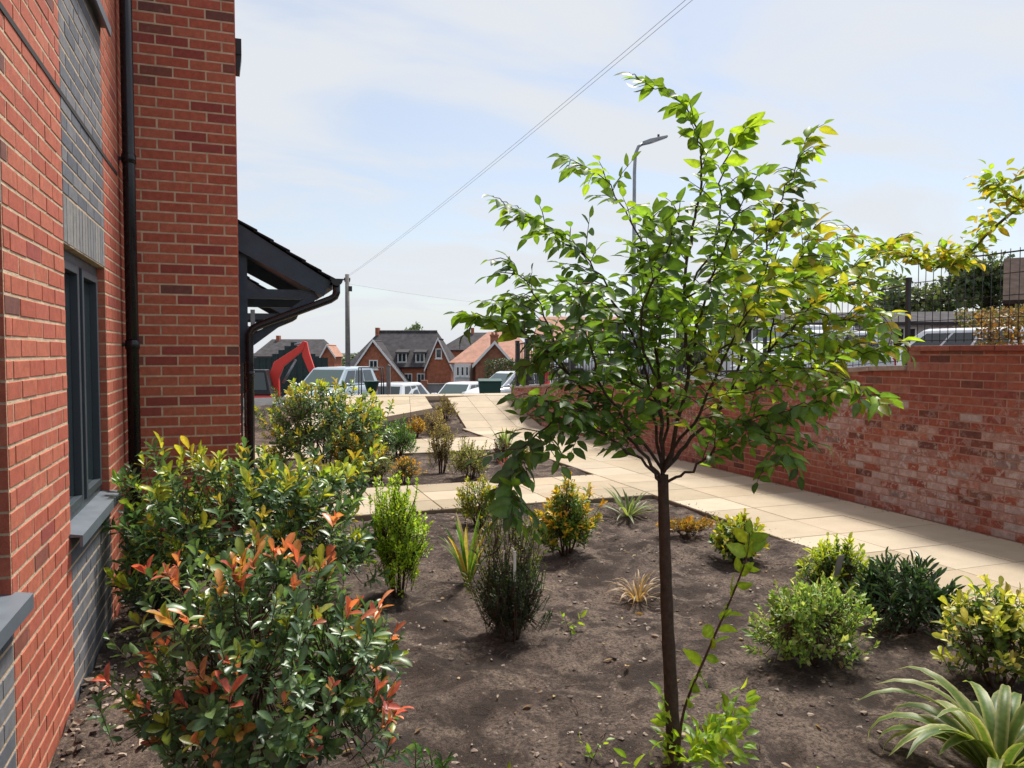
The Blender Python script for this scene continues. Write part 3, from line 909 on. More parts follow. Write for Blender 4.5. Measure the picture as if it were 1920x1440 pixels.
def spiral_leaves(lv, P0, P1, n, L, W, cidx, pitch=(80, 22), tr=(.15, 1.0), grow=(.8, 1.0), jit=.25):
    """n leaves spirally along each twig. cidx (T,n)"""
    T = len(P0)
    ax = nrm(P1 - P0)
    ref = np.where(np.abs(ax[:, 2:3]) < .9, np.array([[0, 0, 1.]]), np.array([[1., 0, 0]]))
    u = nrm(np.cross(ax, ref)); v = np.cross(ax, u)
    t = np.linspace(tr[0], tr[1], n)[None]
    ang = 2.4 * np.arange(n)[None] + rng.uniform(0, 6.28, (T, 1)) + rng.normal(0, .25, (T, n))
    pit = np.radians(pitch[0] + (pitch[1] - pitch[0]) * (t - tr[0]) / (tr[1] - tr[0])) + rng.normal(0, .2, (T, n))
    perp = u[:, None] * np.cos(ang)[..., None] + v[:, None] * np.sin(ang)[..., None]
    D = ax[:, None] * np.cos(pit)[..., None] + perp * np.sin(pit)[..., None]
    Nn = ax[:, None] * np.sin(pit)[..., None] - perp * np.cos(pit)[..., None]
    Nn = Nn + rng.normal(0, jit, Nn.shape); D = D + rng.normal(0, jit * .5, D.shape)
    pos = P0[:, None] + (P1 - P0)[:, None] * t[..., None]
    S = L * (grow[0] + (grow[1] - grow[0]) * t) * rng.uniform(.5, 1.3, (T, n)) * rng.uniform(.75, 1.15, (T, 1))
    lv.add(pos.reshape(-1, 3), D.reshape(-1, 3), Nn.reshape(-1, 3), S.ravel(), (S * W / 2).ravel(), cidx.ravel())

def shrub(name, label, cat, loc, h, rx, ry, T, n, L, W, pal, nold, pnew=.4, newfrac=.45, tl=.16, kind='lance', mat='leaf', indiv=0, base=.06, up=.7, lump=.45, shell=.5, nstem=7, group=None, pitch=(80, 22), bare=.15, topbias=.5, jit=.25):
    z0 = bed_h(loc[0], loc[1])
    root = empty(name, (loc[0], loc[1], z0), 0, label, cat, group)
    lv = Leaves()
    u = rng.normal(0, 1, (T * 2, 3)); u = nrm(u); u = u[u[:, 2] > -.35][:T]; T = len(u)
    sd = rng.uniform(0, 50)
    lm = np.array([1 + lump * mnoise.fractal(Vector(q * 1.7 + sd), 1, 2, 3) for q in u])[:, None]
    rf = shell + (1 - shell) * rng.uniform(0, 1, (T, 1)) ** .6
    semi = np.array([rx, ry, h * (1 - .42)]); cen = np.array([0, 0, h * .42])
    ax = nrm(nrm(u * semi) * .7 + np.array([0, 0, up]) + rng.normal(0, .22, (T, 3)))
    tls = tl * rng.uniform(.7, 1.3, (T, 1))
    P1 = cen + u * semi * rf * lm
    P1[:, 2] = np.maximum(P1[:, 2], base + .02 + rng.uniform(0, .05, T))
    P0 = P1 - ax * tls
    P0[:, 2] = np.maximum(P0[:, 2], .02)
    hfrac = np.clip(P1[:, 2] / h, 0, 1)
    isnew = (rng.uniform(0, 1, T) < pnew * (topbias + (1 - topbias) * 2 * hfrac) * (rf[:, 0] > .72))
    nnew = len(pal) - nold
    t = np.linspace(0, 1, n)[None]
    cidx = rng.integers(0, nold, (T, n))
    if nnew > 0:
        nidx = nold + (rng.integers(0, nnew, (T, 1)) + (rng.uniform(0, 1, (T, n)) < .25)) % nnew
        cidx = np.where(isnew[:, None] & (t > 1 - newfrac), nidx, cidx)
    spiral_leaves(lv, P0, P1, n, L, W, cidx, pitch=pitch, tr=(bare, 1.0), jit=jit)
    # stems
    K = nstem
    mb = MB(); nodes = []
    for i in range(K):
        a = 6.28 * i / K + random.uniform(-.4, .4); q = random.uniform(.25, .6)
        nd = Vector((math.cos(a) * rx * q, math.sin(a) * ry * q, h * random.uniform(.35, .6)))
        nodes.append(nd)
        b0 = Vector((math.cos(a) * .03, math.sin(a) * .03, -.03))
        mid = (b0 + nd) / 2 + Vector((random.uniform(-.03, .03), random.uniform(-.03, .03), .04 * h))
        r = .006 + .006 * h
        mb.tube([b0, mid, nd], [r, r * .75, r * .5], 5)
    na = np.array([tuple(q) for q in nodes])
    step = max(1, T // 260)
    for i in range(0, T, step):
        j = int(np.argmin(np.linalg.norm(na - P0[i], axis=1)))
        mb.tube([na[j], (na[j] * .4 + P0[i] * .6) + np.array([0, 0, -.01]), P0[i], P1[i]], [.004, .003, .0022, .0015], 4, cap=False)
    mb.build('stem', M['twig'], root)
    put_foliage(root, lv, pal, kind, M[mat], indiv)
    return root

PH_G = [(.075, .145, .058), (.10, .18, .07), (.055, .11, .052), (.135, .22, .08)]
PH_NEWG = [(.16, .22, .03), (.22, .24, .035)]
PH_RED = [(.56, .17, .09), (.60, .24, .12), (.50, .12, .085), (.50, .26, .08)]
PH_YEL = [(.36, .43, .05), (.42, .43, .05), (.25, .37, .05), (.42, .34, .05)]

# --- the red-tipped photinia in front
shrub('photinia_shrub', 'dense glossy shrub with bright red and orange young tips beside the wall', 'shrub', (.10, 2.92), .97, .52, .46, 350, 14, .062, .42, PH_G + PH_NEWG + PH_RED, 4, .40, .34, .17, 'lance', 'leaf_gloss', 300, lump=.45)
# --- the larger one in front of the pier, with yellow tips
shrub('photinia_shrub', 'large glossy evergreen shrub with yellow young tips in front of the brick pier', 'shrub', (.06, 5.06), 1.14, .80, .60, 380, 14, .082, .40, PH_G + PH_YEL, 4, .42, .40, .19, 'lance', 'leaf_gloss', 220, lump=.5, topbias=.15)
# --- one beyond the near porch
shrub('photinia_shrub', 'bushy green shrub with yellow tips beyond the first porch downpipe', 'shrub', (.98, 9.85), 1.42, .80, .60, 330, 14, .080, .42, PH_G + PH_YEL, 4, .6, .45, .19, 'lance', 'leaf_gloss', 0, lump=.45)
shrub('leafy_shrub', 'yellow-flushed shrub behind the bushy shrub of the middle bed', 'shrub', (1.62, 10.9), 1.02, .36, .36, 90, 13, .080, .42, PH_G + PH_YEL, 4, .8, .5, .2, 'lance', 'leaf_gloss', 0)
shrub('leafy_shrub', 'golden yellow loose shrub beside the bushy evergreen in the middle bed', 'shrub', (1.30, 9.45), .72, .34, .30, 150, 12, .055, .45, [(.10, .16, .03), (.16, .20, .03), (.34, .27, .03), (.40, .26, .03)], 2, .8, .6, .14, 'lance', 'leaf', 0)
# dark low plant at the foot of the pier
shrub('low_evergreen', 'low dark blue-green plant at the foot of the black downpipe', 'plant', (-.50, 5.35), .26, .20, .30, 90, 10, .045, .40, [(.020, .060, .045), (.030, .075, .055), (.022, .05, .035)], 3, 0, .4, .1, 'lance', 'leaf', 0)
# grassy green leaves under the red photinia
shrub('low_evergreen', 'fresh green leafy plant low beside the red-tipped shrub', 'plant', (.52, 2.28), .34, .17, .16, 60, 10, .055, .34, [(.06, .15, .03), (.08, .19, .035), (.045, .11, .03)], 3, 0, .4, .12, 'lance', 'leaf', 0)
# lime upright shrub
LIME = [(.32, .50, .035), (.40, .58, .04), (.22, .38, .04), (.46, .58, .05)]
shrub('lime_shrub', 'upright lime green shrub with tiny leaves beside the large evergreen', 'shrub', (.98, 5.08), .80, .20, .20, 420, 15, .030, .62, LIME, 4, 0, .4, .13, 'small', 'leaf', 0, up=1.2, lump=.5, shell=.35)
# hebe, twiggy above, dense below
shrub('twiggy_shrub', 'dark feathery shrub with twiggy top and white label stake', 'shrub', (1.44, 4.06), .50, .19, .17, 330, 18, .024, .32, [(.018, .040, .020), (.026, .055, .026), (.035, .065, .03), (.05, .08, .03)], 4, 0, .4, .10, 'small', 'leaf', 0, up=1.4, shell=.3)
shrub('wispy_shrub', 'wispy olive shoots rising through the dark feathery shrub', 'shrub', (1.48, 4.22), .84, .24, .18, 150, 15, .036, .32, [(.10, .14, .03), (.15, .17, .04), (.07, .11, .03)], 3, 0, .4, .2, 'small', 'leaf', 0, up=1.6, shell=.5, nstem=11)
# golden shrub group of the near bed
YG = [(.20, .28, .03), (.14, .22, .03), (.30, .34, .03), (.42, .38, .03)]
shrub('golden_shrub', 'small golden green shrub at the edge of the nearer cross path', 'shrub', (2.12, 6.9), .46, .24, .18, 170, 12, .04, .42, YG, 2, .9, .6, .1, 'small', 'leaf', 0)
shrub('golden_shrub', 'green shrub with orange-yellow crown in the middle of the near bed', 'shrub', (2.45, 5.62), .58, .24, .20, 210, 13, .050, .42, [(.07, .15, .03), (.11, .20, .03), (.16, .25, .03), (.40, .34, .03), (.52, .30, .03)], 3, .7, .5, .13, 'lance', 'leaf', 0)
shrub('golden_shrub', 'yellow-green shrub with dark lower leaves beside the slab path', 'shrub', (3.66, 5.02), .34, .22, .20, 130, 12, .052, .50, [(.04, .10, .025), (.10, .18, .03), (.26, .33, .03), (.38, .34, .03)], 2, .8, .55, .11, 'lance', 'leaf', 0)
shrub('orange_groundcover', 'low orange-brown foliage patch by the slab path edge', 'plant', (3.72, 5.86), .13, .30, .14, 130, 9, .036, .5, [(.38, .19, .03), (.46, .25, .04), (.30, .24, .04), (.20, .16, .04)], 4, 0, .4, .06, 'small', 'leaf', 0)
shrub('pale_shrub', 'loose pale green variegated shrub in the bare soil', 'shrub', (2.82, 3.24), .47, .34, .27, 300, 12, .040, .50, [(.18, .31, .06), (.25, .39, .07), (.34, .45, .11), (.12, .21, .05), (.44, .50, .18)], 5, 0, .4, .12, 'small', 'leaf', 0, shell=.4)
shrub('lime_shrub', 'low lime yellow shrub with a grey plant label', 'shrub', (3.70, 4.04), .42, .24, .20, 170, 12, .05, .34, [(.04, .08, .02), (.10, .18, .03), (.34, .44, .03), (.42, .48, .04)], 2, .9, .6, .11, 'lance', 'leaf', 0)
shrub('strappy_evergreen', 'dark green narrow-leaved bush beside the low lime shrub', 'shrub', (3.66, 3.42), .43, .26, .24, 120, 12, .095, .17, [(.030, .07, .03), (.045, .10, .045), (.075, .13, .06), (.03, .055, .025)], 4, 0, .4, .10, 'lance', 'leaf_gloss', 0, up=1.0, pitch=(70, 15))
shrub('variegated_shrub', 'yellow and cream variegated bush at the path edge', 'shrub', (3.50, 2.70), .52, .27, .25, 150, 11, .055, .46, [(.07, .13, .03), (.12, .18, .04), (.40, .42, .06), (.52, .48, .16), (.36, .40, .05)], 2, .9, .6, .11, 'lance', 'leaf', 0)
# middle bed
shrub('cream_shrub', 'small cream-edged bush beside the orange one in the middle bed', 'shrub', (1.62, 9.6), .40, .20, .18, 90, 11, .045, .42, [(.16, .20, .08), (.36, .36, .18), (.24, .27, .10), (.10, .14, .04)], 4, 0, .4, .1, 'small', 'leaf', 0)
shrub('orange_shrub', 'small orange-topped bush at the far edge of the nearer cross path', 'shrub', (1.92, 9.36), .36, .19, .17, 110, 11, .04, .42, [(.09, .11, .025), (.16, .15, .03), (.46, .25, .03), (.52, .31, .03)], 2, .95, .6, .1, 'small', 'leaf', 0)
shrub('tan_shrub', 'tall thin tan and cream shrub in the middle bed', 'shrub', (2.56, 10.1), .80, .20, .20, 150, 13, .042, .40, [(.24, .21, .09), (.36, .32, .15), (.16, .17, .05), (.30, .22, .08)], 4, 0, .4, .15, 'small', 'leaf', 0, up=1.5, shell=.4)
shrub('cream_shrub', 'rounded cream and yellow-green shrub next to the tall tan one', 'shrub', (2.76, 9.42), .54, .25, .22, 190, 12, .042, .38, [(.18, .22, .06), (.36, .36, .13), (.46, .44, .20), (.12, .17, .04)], 4, 0, .4, .13, 'small', 'leaf', 0, up=1.2)
shrub('green_shrub', 'bright green domed bush at the edge of the farther cross path', 'shrub', (2.30, 11.72), .58, .29, .26, 230, 13, .045, .36, [(.10, .24, .03), (.15, .31, .035), (.07, .17, .04), (.05, .12, .05)], 4, 0, .4, .12, 'small', 'leaf', 0, up=1.1)
shrub('blue_shrub', 'dull blue-green bush behind the bright green dome', 'shrub', (1.95, 11.3), .62, .24, .24, 110, 12, .045, .4, [(.06, .11, .07), (.10, .15, .10), (.04, .08, .04)], 3, 0, .4, .12, 'small', 'leaf', 0)
shrub('purple_shrub', 'small dark purple-brown upright plant near the slab path', 'plant', (3.62, 10.7), .40, .13, .13, 45, 11, .05, .45, [(.06, .03, .03), (.10, .05, .04), (.08, .09, .03)], 3, 0, .4, .12, 'small', 'leaf', 0, up=1.6)
shrub('yellow_shrub', 'small pinkish yellow bush near the slab path', 'shrub', (4.02, 10.5), .32, .19, .19, 80, 11, .04, .42, [(.36, .34, .06), (.44, .30, .12), (.2, .25, .04)], 3, 0, .4, .1, 'small', 'leaf', 0)
shrub('orange_shrub', 'round orange bush below the raised landing', 'shrub', (3.16, 14.4), .40, .19, .19, 120, 11, .045, .42, [(.30, .18, .03), (.48, .27, .03), (.50, .34, .03)], 3, 0, .4, .1, 'small', 'leaf', 0)
shrub('brown_shrub', 'brownish yellow bush in the dark wedge between the ramps', 'shrub', (4.30, 16.5), .48, .26, .30, 120, 11, .05, .4, [(.16, .12, .04), (.30, .24, .05), (.10, .09, .03)], 3, 0, .4, .12, 'small', 'leaf', 0)
shrub('brown_shrub', 'tan seedy bush low in front of the ramp side', 'shrub', (3.62, 14.9), .55, .26, .26, 130, 11, .05, .34, [(.26, .20, .09), (.34, .28, .13), (.20, .15, .07)], 3, 0, .4, .14, 'small', 'leaf', 0, up=1.3)
shrub('green_shrub', 'fresh green bush at the left end of the raised landing', 'shrub', (1.75, 14.0), .75, .40, .3, 170, 12, .06, .4, [(.09, .20, .03), (.15, .27, .03), (.05, .11, .04), (.30, .32, .04)], 4, 0, .4, .14, 'small', 'leaf', 0)

# --- strap-leaved clumps: every blade its own piece
def blade_mesh(L, W, lift, droop, lean, ca, cb, twist=0, seg=9):
    """arching strap: grows from the origin, bends towards +X"""
    pts = []; ang = math.radians(lift); x = z = 0; s = L / seg
    V = []; C_ = []
    for i in range(seg + 1):
        t = i / seg
        w_ = W * (.55 + .45 * min(1, t * 4)) * (1 - max(0, (t - .55) / .45) ** 1.8) * .5 + .0008
        nx, nz = -math.sin(ang), math.cos(ang)
        for q, cc in ((-1, cb), (-.45, ca), (0, ca), (.45, ca), (1, cb)):
            up_ = .28 * w_ * abs(q)
            V.append((x + nx * up_, q * w_ + lean * t * t * L, z + nz * up_)); C_.append(cc)
        x += math.cos(ang) * s; z += math.sin(ang) * s
        ang -= math.radians(droop) / seg * (.4 + 1.2 * t)
    F = [(5 * i + k, 5 * i + k + 1, 5 * i + k + 6, 5 * i + k + 5) for i in range(seg) for k in range(4)]
    return np.array(V), [np.array(F)], np.array(C_)
def strap_clump(name, label, cat, loc, nb, L, W, lift, droop, pal, group=None):
    z = bed_h(*loc)
    root = empty(name, (loc[0], loc[1], z - .01), 0, label, cat, group)
    for i in range(nb):
        ca, cb = random.choice(pal)
        v, f, c = blade_mesh(L * random.uniform(.6, 1.15), W * random.uniform(.75, 1.15), random.uniform(*lift), random.uniform(*droop), random.uniform(-.2, .2), ca, cb)
        me = mesh_np('blade', v, f, c * random.uniform(.8, 1.2), True, M['leaf'])
        o = link('blade', me, root)
        a = 6.28 * i / nb * 2.4 + random.uniform(-.4, .4)
        o.location = (math.cos(a) * .02, math.sin(a) * .02, 0); o.rotation_euler = (random.uniform(-.1, .1), 0, a)
    return root
strap_clump('flax_plant', 'big arching flax with broad cream and green straps', 'plant', (2.70, 2.08), 40, .56, .056, (40, 80), (95, 175), [((.16, .24, .05), (.52, .50, .24)), ((.12, .20, .04), (.40, .42, .14)), ((.22, .28, .07), (.56, .52, .28)), ((.09, .16, .04), (.30, .34, .10))])
strap_clump('flax_plant', 'upright green flax with yellowed outer blades near the twiggy shrub', 'plant', (1.50, 5.18), 24, .50, .030, (66, 88), (10, 60), [((.07, .17, .03), (.12, .24, .04)), ((.10, .22, .03), (.20, .30, .05)), ((.40, .28, .06), (.5, .4, .12)), ((.30, .26, .08), (.36, .30, .10))])
strap_clump('spiky_plant', 'spiky green and cream rosette where the two paths meet', 'plant', (3.60, 6.72), 34, .38, .026, (22, 80), (10, 70), [((.10, .16, .05), (.34, .36, .16)), ((.07, .12, .04), (.26, .30, .12)), ((.2, .26, .08), (.4, .42, .2))])
strap_clump('spiky_plant', 'pale green sword-leaved plant in the middle bed', 'plant', (3.88, 11.3), 18, .50, .045, (50, 86), (10, 60), [((.15, .22, .08), (.40, .42, .22)), ((.12, .2, .06), (.3, .34, .16))])
strap_clump('red_plant', 'small crimson spiky plant in the middle bed', 'plant', (3.30, 9.5), 20, .30, .018, (50, 88), (5, 45), [((.30, .06, .06), (.42, .11, .10)), ((.24, .05, .05), (.36, .09, .08))])
strap_clump('dry_grass', 'dead straw-coloured grass tuft behind the tree trunk', 'grass', (2.44, 4.42), 46, .26, .010, (35, 85), (60, 150), [((.36, .24, .12), (.42, .30, .17)), ((.28, .18, .09), (.34, .25, .14))])
strap_clump('dry_grass', 'flattened dry grass beside the flax in the near bed', 'grass', (1.75, 4.85), 22, .30, .008, (12, 50), (30, 100), [((.34, .28, .13), (.42, .36, .19)), ((.26, .22, .10), (.34, .30, .15))])

lv = Leaves(); n_ = 150
xy = np.stack([rng.uniform(.2, 4.2, n_), rng.uniform(1.7, 7.2, n_)], 1)
P_ = np.array([(x, y, bed_h(x, y) + .012) for x, y in xy])
D_ = rng.normal(0, 1, (n_, 3)); D_[:, 2] *= .15
S_ = rng.uniform(.02, .055, n_)
lv.add(P_, D_, np.array([0, 0, 1.]) + rng.normal(0, .3, (n_, 3)), S_, S_ * .24, rng.integers(0, 4, n_))
_h = empty('fallen_leaf_holder')
put_foliage(_h, lv, [(.30, .19, .09), (.38, .26, .13), (.22, .13, .07), (.34, .28, .10)], 'big', M['leaf'], 0, name='fallen_leaves')
_fl = _h.children[0]; _fl.parent = None; bpy.data.objects.remove(_h)
tag(_fl, 'dry brown leaves lying scattered on the bed soil', None, None, 'stuff')

# --- small weeds and the pale stone
def weed(label, loc, h, n, L, pal, group=None):
    z = bed_h(*loc)
    root = empty('weed', (loc[0], loc[1], z), 0, label, 'weed', group)
    mb = MB(); lv = Leaves(); k = max(2, n // 4)
    for i in range(k):
        a = 6.28 * i / k + random.uniform(-.5, .5)
        p1 = np.array([math.cos(a) * h * .8, math.sin(a) * h * .8, h * random.uniform(.5, 1)])
        mb.tube([(0, 0, -.01), tuple(p1 * .5 + np.array([0, 0, .02])), tuple(p1)], [.002, .0018, .001], 4)
        spiral_leaves(lv, np.array([[0, 0, 0.]]), p1[None], 4, L, .45, rng.integers(0, len(pal), (1, 4)), tr=(.4, 1))
    mb.build('stem', M['leaf'] if False else M['twig'], root)
    put_foliage(root, lv, pal, 'big', M['leaf'], 40)
WP = [(.22, .36, .03), (.30, .42, .04), (.16, .28, .03)]
weed('tiny lime seedling alone in the bare soil', (.98, 2.62), .07, 12, .045, WP)
weed('yellow-green weed between the seedling and the tree trunk', (1.30, 2.72), .08, 12, .04, WP)
weed('leafy weed sprawling at the left of the tree trunk', (1.40, 2.46), .13, 24, .06, WP)
weed('bright weed at the foot of the twiggy shrub', (1.78, 4.02), .10, 12, .05, WP)
weed('pale weed in the soil between trunk and flax', (2.10, 2.28), .06, 8, .04, WP)
b = MB(); b.ball((0, 0, 0), .16, .13, .12, 14, 9)
st = b.build('garden_stone', M['stone']); st.location = (.86, 6.1, .05); st.rotation_euler = (.1, .2, .5)
for vtx in st.data.vertices: vtx.co *= 1 + .16 * mnoise.noise(vtx.co * 9)
tag(st, 'pale rounded stone between the lime shrub and the large evergreen', 'stone')
# plant labels / stake
st = empty('plant_stake', (1.42, 3.97, bed_h(1.42, 3.97)), 0, 'white plastic label on a thin stake in the twiggy shrub', 'plant label')
MB().tube([(0, 0, -.05), (0, 0, .52)], .003, 6).build('stake', M['twig'], st)
MB().box(-.008, .008, -.0075, -.0045, .36, .53).build('tag', M['white_paint'], st)
st = empty('plant_label', (3.55, 3.86, bed_h(3.55, 3.86)), R(20), 'grey plastic label standing in front of the low lime shrub', 'plant label')
MB().box(-.006, .006, -.002, .002, -.04, .22).build('stake', M['galv'], st)
MB().raw([(-.045, -.004, .20), (.045, -.004, .20), (.05, -.03, .33), (-.03, -.03, .34), (-.045, .001, .20), (.045, .001, .20), (.05, -.025, .33), (-.03, -.025, .34)], [(0, 1, 2, 3), (7, 6, 5, 4), (0, 4, 5, 1), (1, 5, 6, 2), (2, 6, 7, 3), (3, 7, 4, 0)]).build('tag', M['galv'], st)

# ================================================================ the young tree
BRANCHES = [
    ('trunk', 0.030, [(1.567,2.532,-0.031),(1.559,2.546,0.217),(1.548,2.563,0.527),(1.542,2.578,0.816),(1.538,2.593,1.125)]),
    ('a', 0.014, [(1.538,2.593,1.125),(1.55,2.632,1.371),(1.563,2.671,1.642),(1.572,2.713,1.94),(1.581,2.751,2.158)]),
    ('b', 0.015, [(1.541,2.593,1.136),(1.583,2.572,1.312),(1.622,2.554,1.518),(1.607,2.559,1.804),(1.631,2.549,2.067),(1.665,2.532,2.267),(1.641,2.535,2.435),(1.564,2.554,2.546),(1.417,2.596,2.621)]),
    ('c', 0.014, [(1.545,2.592,1.146),(1.69,2.62,1.262),(1.874,2.636,1.416),(2.065,2.651,1.6),(2.251,2.667,1.781),(2.39,2.702,1.992)]),
    ('d', 0.009, [(1.548,2.588,1.094),(1.632,2.498,1.171),(1.697,2.416,1.283),(1.745,2.339,1.352),(1.842,2.242,1.391),(1.942,2.146,1.461)]),
    ('e', 0.011, [(1.534,2.594,1.105),(1.409,2.583,1.256),(1.27,2.576,1.402),(1.127,2.57,1.522),(0.988,2.563,1.638),(0.863,2.548,1.702),(0.741,2.53,1.724)]),
    ('f', 0.009, [(1.534,2.593,1.094),(1.392,2.551,1.21),(1.221,2.519,1.319),(1.058,2.481,1.356),(0.918,2.431,1.292),(0.843,2.355,1.181),(0.8,2.269,1.087)]),
    ('g', 0.009, [(1.542,2.623,1.351),(1.431,2.629,1.62),(1.318,2.634,1.842),(1.17,2.649,2.018),(0.924,2.696,2.139)]),
    ('h', 0.008, [(1.551,2.649,1.537),(1.54,2.723,1.855),(1.519,2.797,2.098),(1.423,2.896,2.315),(1.279,3.008,2.423)]),
    ('i', 0.007, [(1.613,2.565,1.804),(1.683,2.478,2.019),(1.668,2.42,2.204),(1.662,2.355,2.323),(1.684,2.279,2.383)]),
    ('j', 0.009, [(1.85,2.602,1.419),(1.961,2.605,1.772),(2.033,2.619,2.077),(2.145,2.617,2.321),(2.22,2.624,2.486)]),
    ('k', 0.007, [(2.058,2.642,1.6),(2.198,2.495,1.792),(2.323,2.35,1.91)]),
    ('l', 0.006, [(2.251,2.667,1.781),(2.365,2.529,1.732),(2.463,2.4,1.76)]),
    ('m', 0.007, [(1.85,2.602,1.419),(1.953,2.411,1.539),(2.016,2.229,1.523),(2.069,2.047,1.427)]),
    ('n', 0.006, [(1.117,2.548,1.523),(1.048,2.663,1.778),(0.963,2.781,1.965)]),
    ('o', 0.008, [(1.547,2.644,1.621),(1.449,2.797,1.751),(1.268,2.978,1.834),(1.027,3.176,1.808)]),
    ('p', 0.009, [(1.624,2.559,1.518),(1.605,2.426,1.795),(1.613,2.28,2.007),(1.612,2.136,2.178)]),
    ('q', 0.008, [(1.539,2.628,1.434),(1.388,2.51,1.717),(1.392,2.334,1.931),(1.344,2.173,2.081)]),
    ('r', 0.010, [(1.545,2.593,1.167),(1.607,2.388,1.445),(1.607,2.205,1.709),(1.592,2.023,1.869)]),
    ('s', 0.010, [(1.535,2.595,1.146),(1.244,2.481,1.447),(1.067,2.326,1.706),(0.963,2.138,1.826)]),
    ('t', 0.010, [(1.541,2.594,1.167),(1.683,2.771,1.512),(1.948,2.902,1.787),(2.229,3.022,1.947)]),
    ('u', 0.010, [(1.535,2.596,1.167),(1.567,2.83,1.511),(1.519,3.083,1.647),(1.449,3.338,1.65)]),
    ('C', 0.006, [(2.251,2.667,1.781),(2.492,2.701,1.927),(2.709,2.743,2.057),(2.934,2.781,2.146)]),
    ('E', 0.006, [(2.058,2.642,1.6),(2.243,2.543,1.644),(2.381,2.457,1.6),(2.497,2.382,1.643)]),
    ('v', 0.005, [(2.251,2.667,1.781),(2.408,2.739,2.02),(2.625,2.785,2.155)]),
    ('w', 0.004, [(1.732,2.322,1.354),(1.764,2.228,1.282),(1.783,2.14,1.236)]),
    ('x', 0.004, [(1.255,2.546,1.404),(1.056,2.431,1.398),(0.906,2.301,1.463)]),
    ('z', 0.007, [(1.624,2.559,1.518),(1.715,2.415,1.639),(1.776,2.283,1.79),(1.808,2.158,1.855)]),
    ('A', 0.007, [(1.85,2.602,1.419),(2.088,2.643,1.467),(2.34,2.685,1.623),(2.625,2.709,1.648)]),
    ('B', 0.007, [(1.532,2.607,1.394),(1.333,2.613,1.539),(1.136,2.616,1.62),(0.972,2.6,1.542)]),
    ('D', 0.006, [(1.611,2.565,1.804),(1.835,2.627,1.941),(2.102,2.675,2.133),(2.295,2.744,2.2)]),
    ('y', 0.006, [(2.058,2.642,1.6),(1.971,2.47,1.806),(1.969,2.27,2.062)]),
]
SUCKER = [(1.566, 2.509, 0.044), (1.536, 2.423, 0.275), (1.57, 2.317, 0.541), (1.606, 2.239, 0.745), (1.62, 2.177, 0.9), (1.618, 2.161, 0.987)]
SIDEBR = [(3.952, 2.54, 1.857), (3.668, 2.661, 2.319), (3.619, 2.732, 2.316), (3.517, 2.816, 2.206), (3.454, 2.938, 2.06), (3.385, 3.068, 2.044), (3.269, 3.166, 2.134)]
SIDEBR2 = [(3.668, 2.661, 2.319), (3.523, 2.714, 2.344), (3.447, 2.745, 2.434)]
SIDETOP = [(3.926, 2.466, -0.043), (3.94, 2.506, 0.984), (3.952, 2.54, 1.857), (3.887, 2.587, 2.396), (3.796, 2.637, 2.781)]

def smooth(pts, n):
    P = [np.array(p, float) for p in pts]; P = [2 * P[0] - P[1]] + P + [2 * P[-1] - P[-2]]
    out = []
    for i in range(1, len(P) - 2):
        for k in range(n):
            t = k / n
            out.append(.5 * ((2 * P[i]) + (-P[i - 1] + P[i + 1]) * t + (2 * P[i - 1] - 5 * P[i] + 4 * P[i + 1] - P[i + 2]) * t * t + (-P[i - 1] + 3 * P[i] - 3 * P[i + 1] + P[i + 2]) * t ** 3))
    out.append(P[-2]); return np.array(out)
def two_rank(lv, p0, p1, nvec, sp, L, W, pal_idx, droop=.18, bend=None):
    d = p1 - p0; ln = np.linalg.norm(d); d = d / ln
    s = np.cross(d, nvec); s /= np.linalg.norm(s); nv = np.cross(s, d)
    n = max(2, int(ln / sp))
    for i in range(n + 1):
        t = (i + .4) / (n + .4); side = 1 if i % 2 else -1
        if i == n: dirv = d
        else: dirv = d * .55 + s * side * .85
        dirv = dirv + np.array([0, 0, -droop * random.uniform(.4, 1.8)]) + rng.normal(0, .12, 3)
        nn = nv + rng.normal(0, .28, 3)
        ll = L * random.uniform(.7, 1.15) * (1 if t < .8 else .85)
        lv.add((p0 + (p1 - p0) * min(t, 1))[None], dirv[None], nn[None], ll, ll * W / 2, random.choice(pal_idx))
TREE_PAL = [(.070, .150, .032), (.10, .20, .032), (.052, .115, .036), (.14, .26, .034), (.20, .33, .035), (.25, .29, .035), (.31, .26, .035), (.18, .23, .035)]
tb = np.array(BRANCHES[0][2][0]); tb = np.array([tb[0], tb[1], bed_h(tb[0], tb[1])])
tree = empty('young_tree', tuple(tb), 0, 'slender young tree with thin dark trunk and spreading serrated leaves', 'tree')
lv = Leaves()
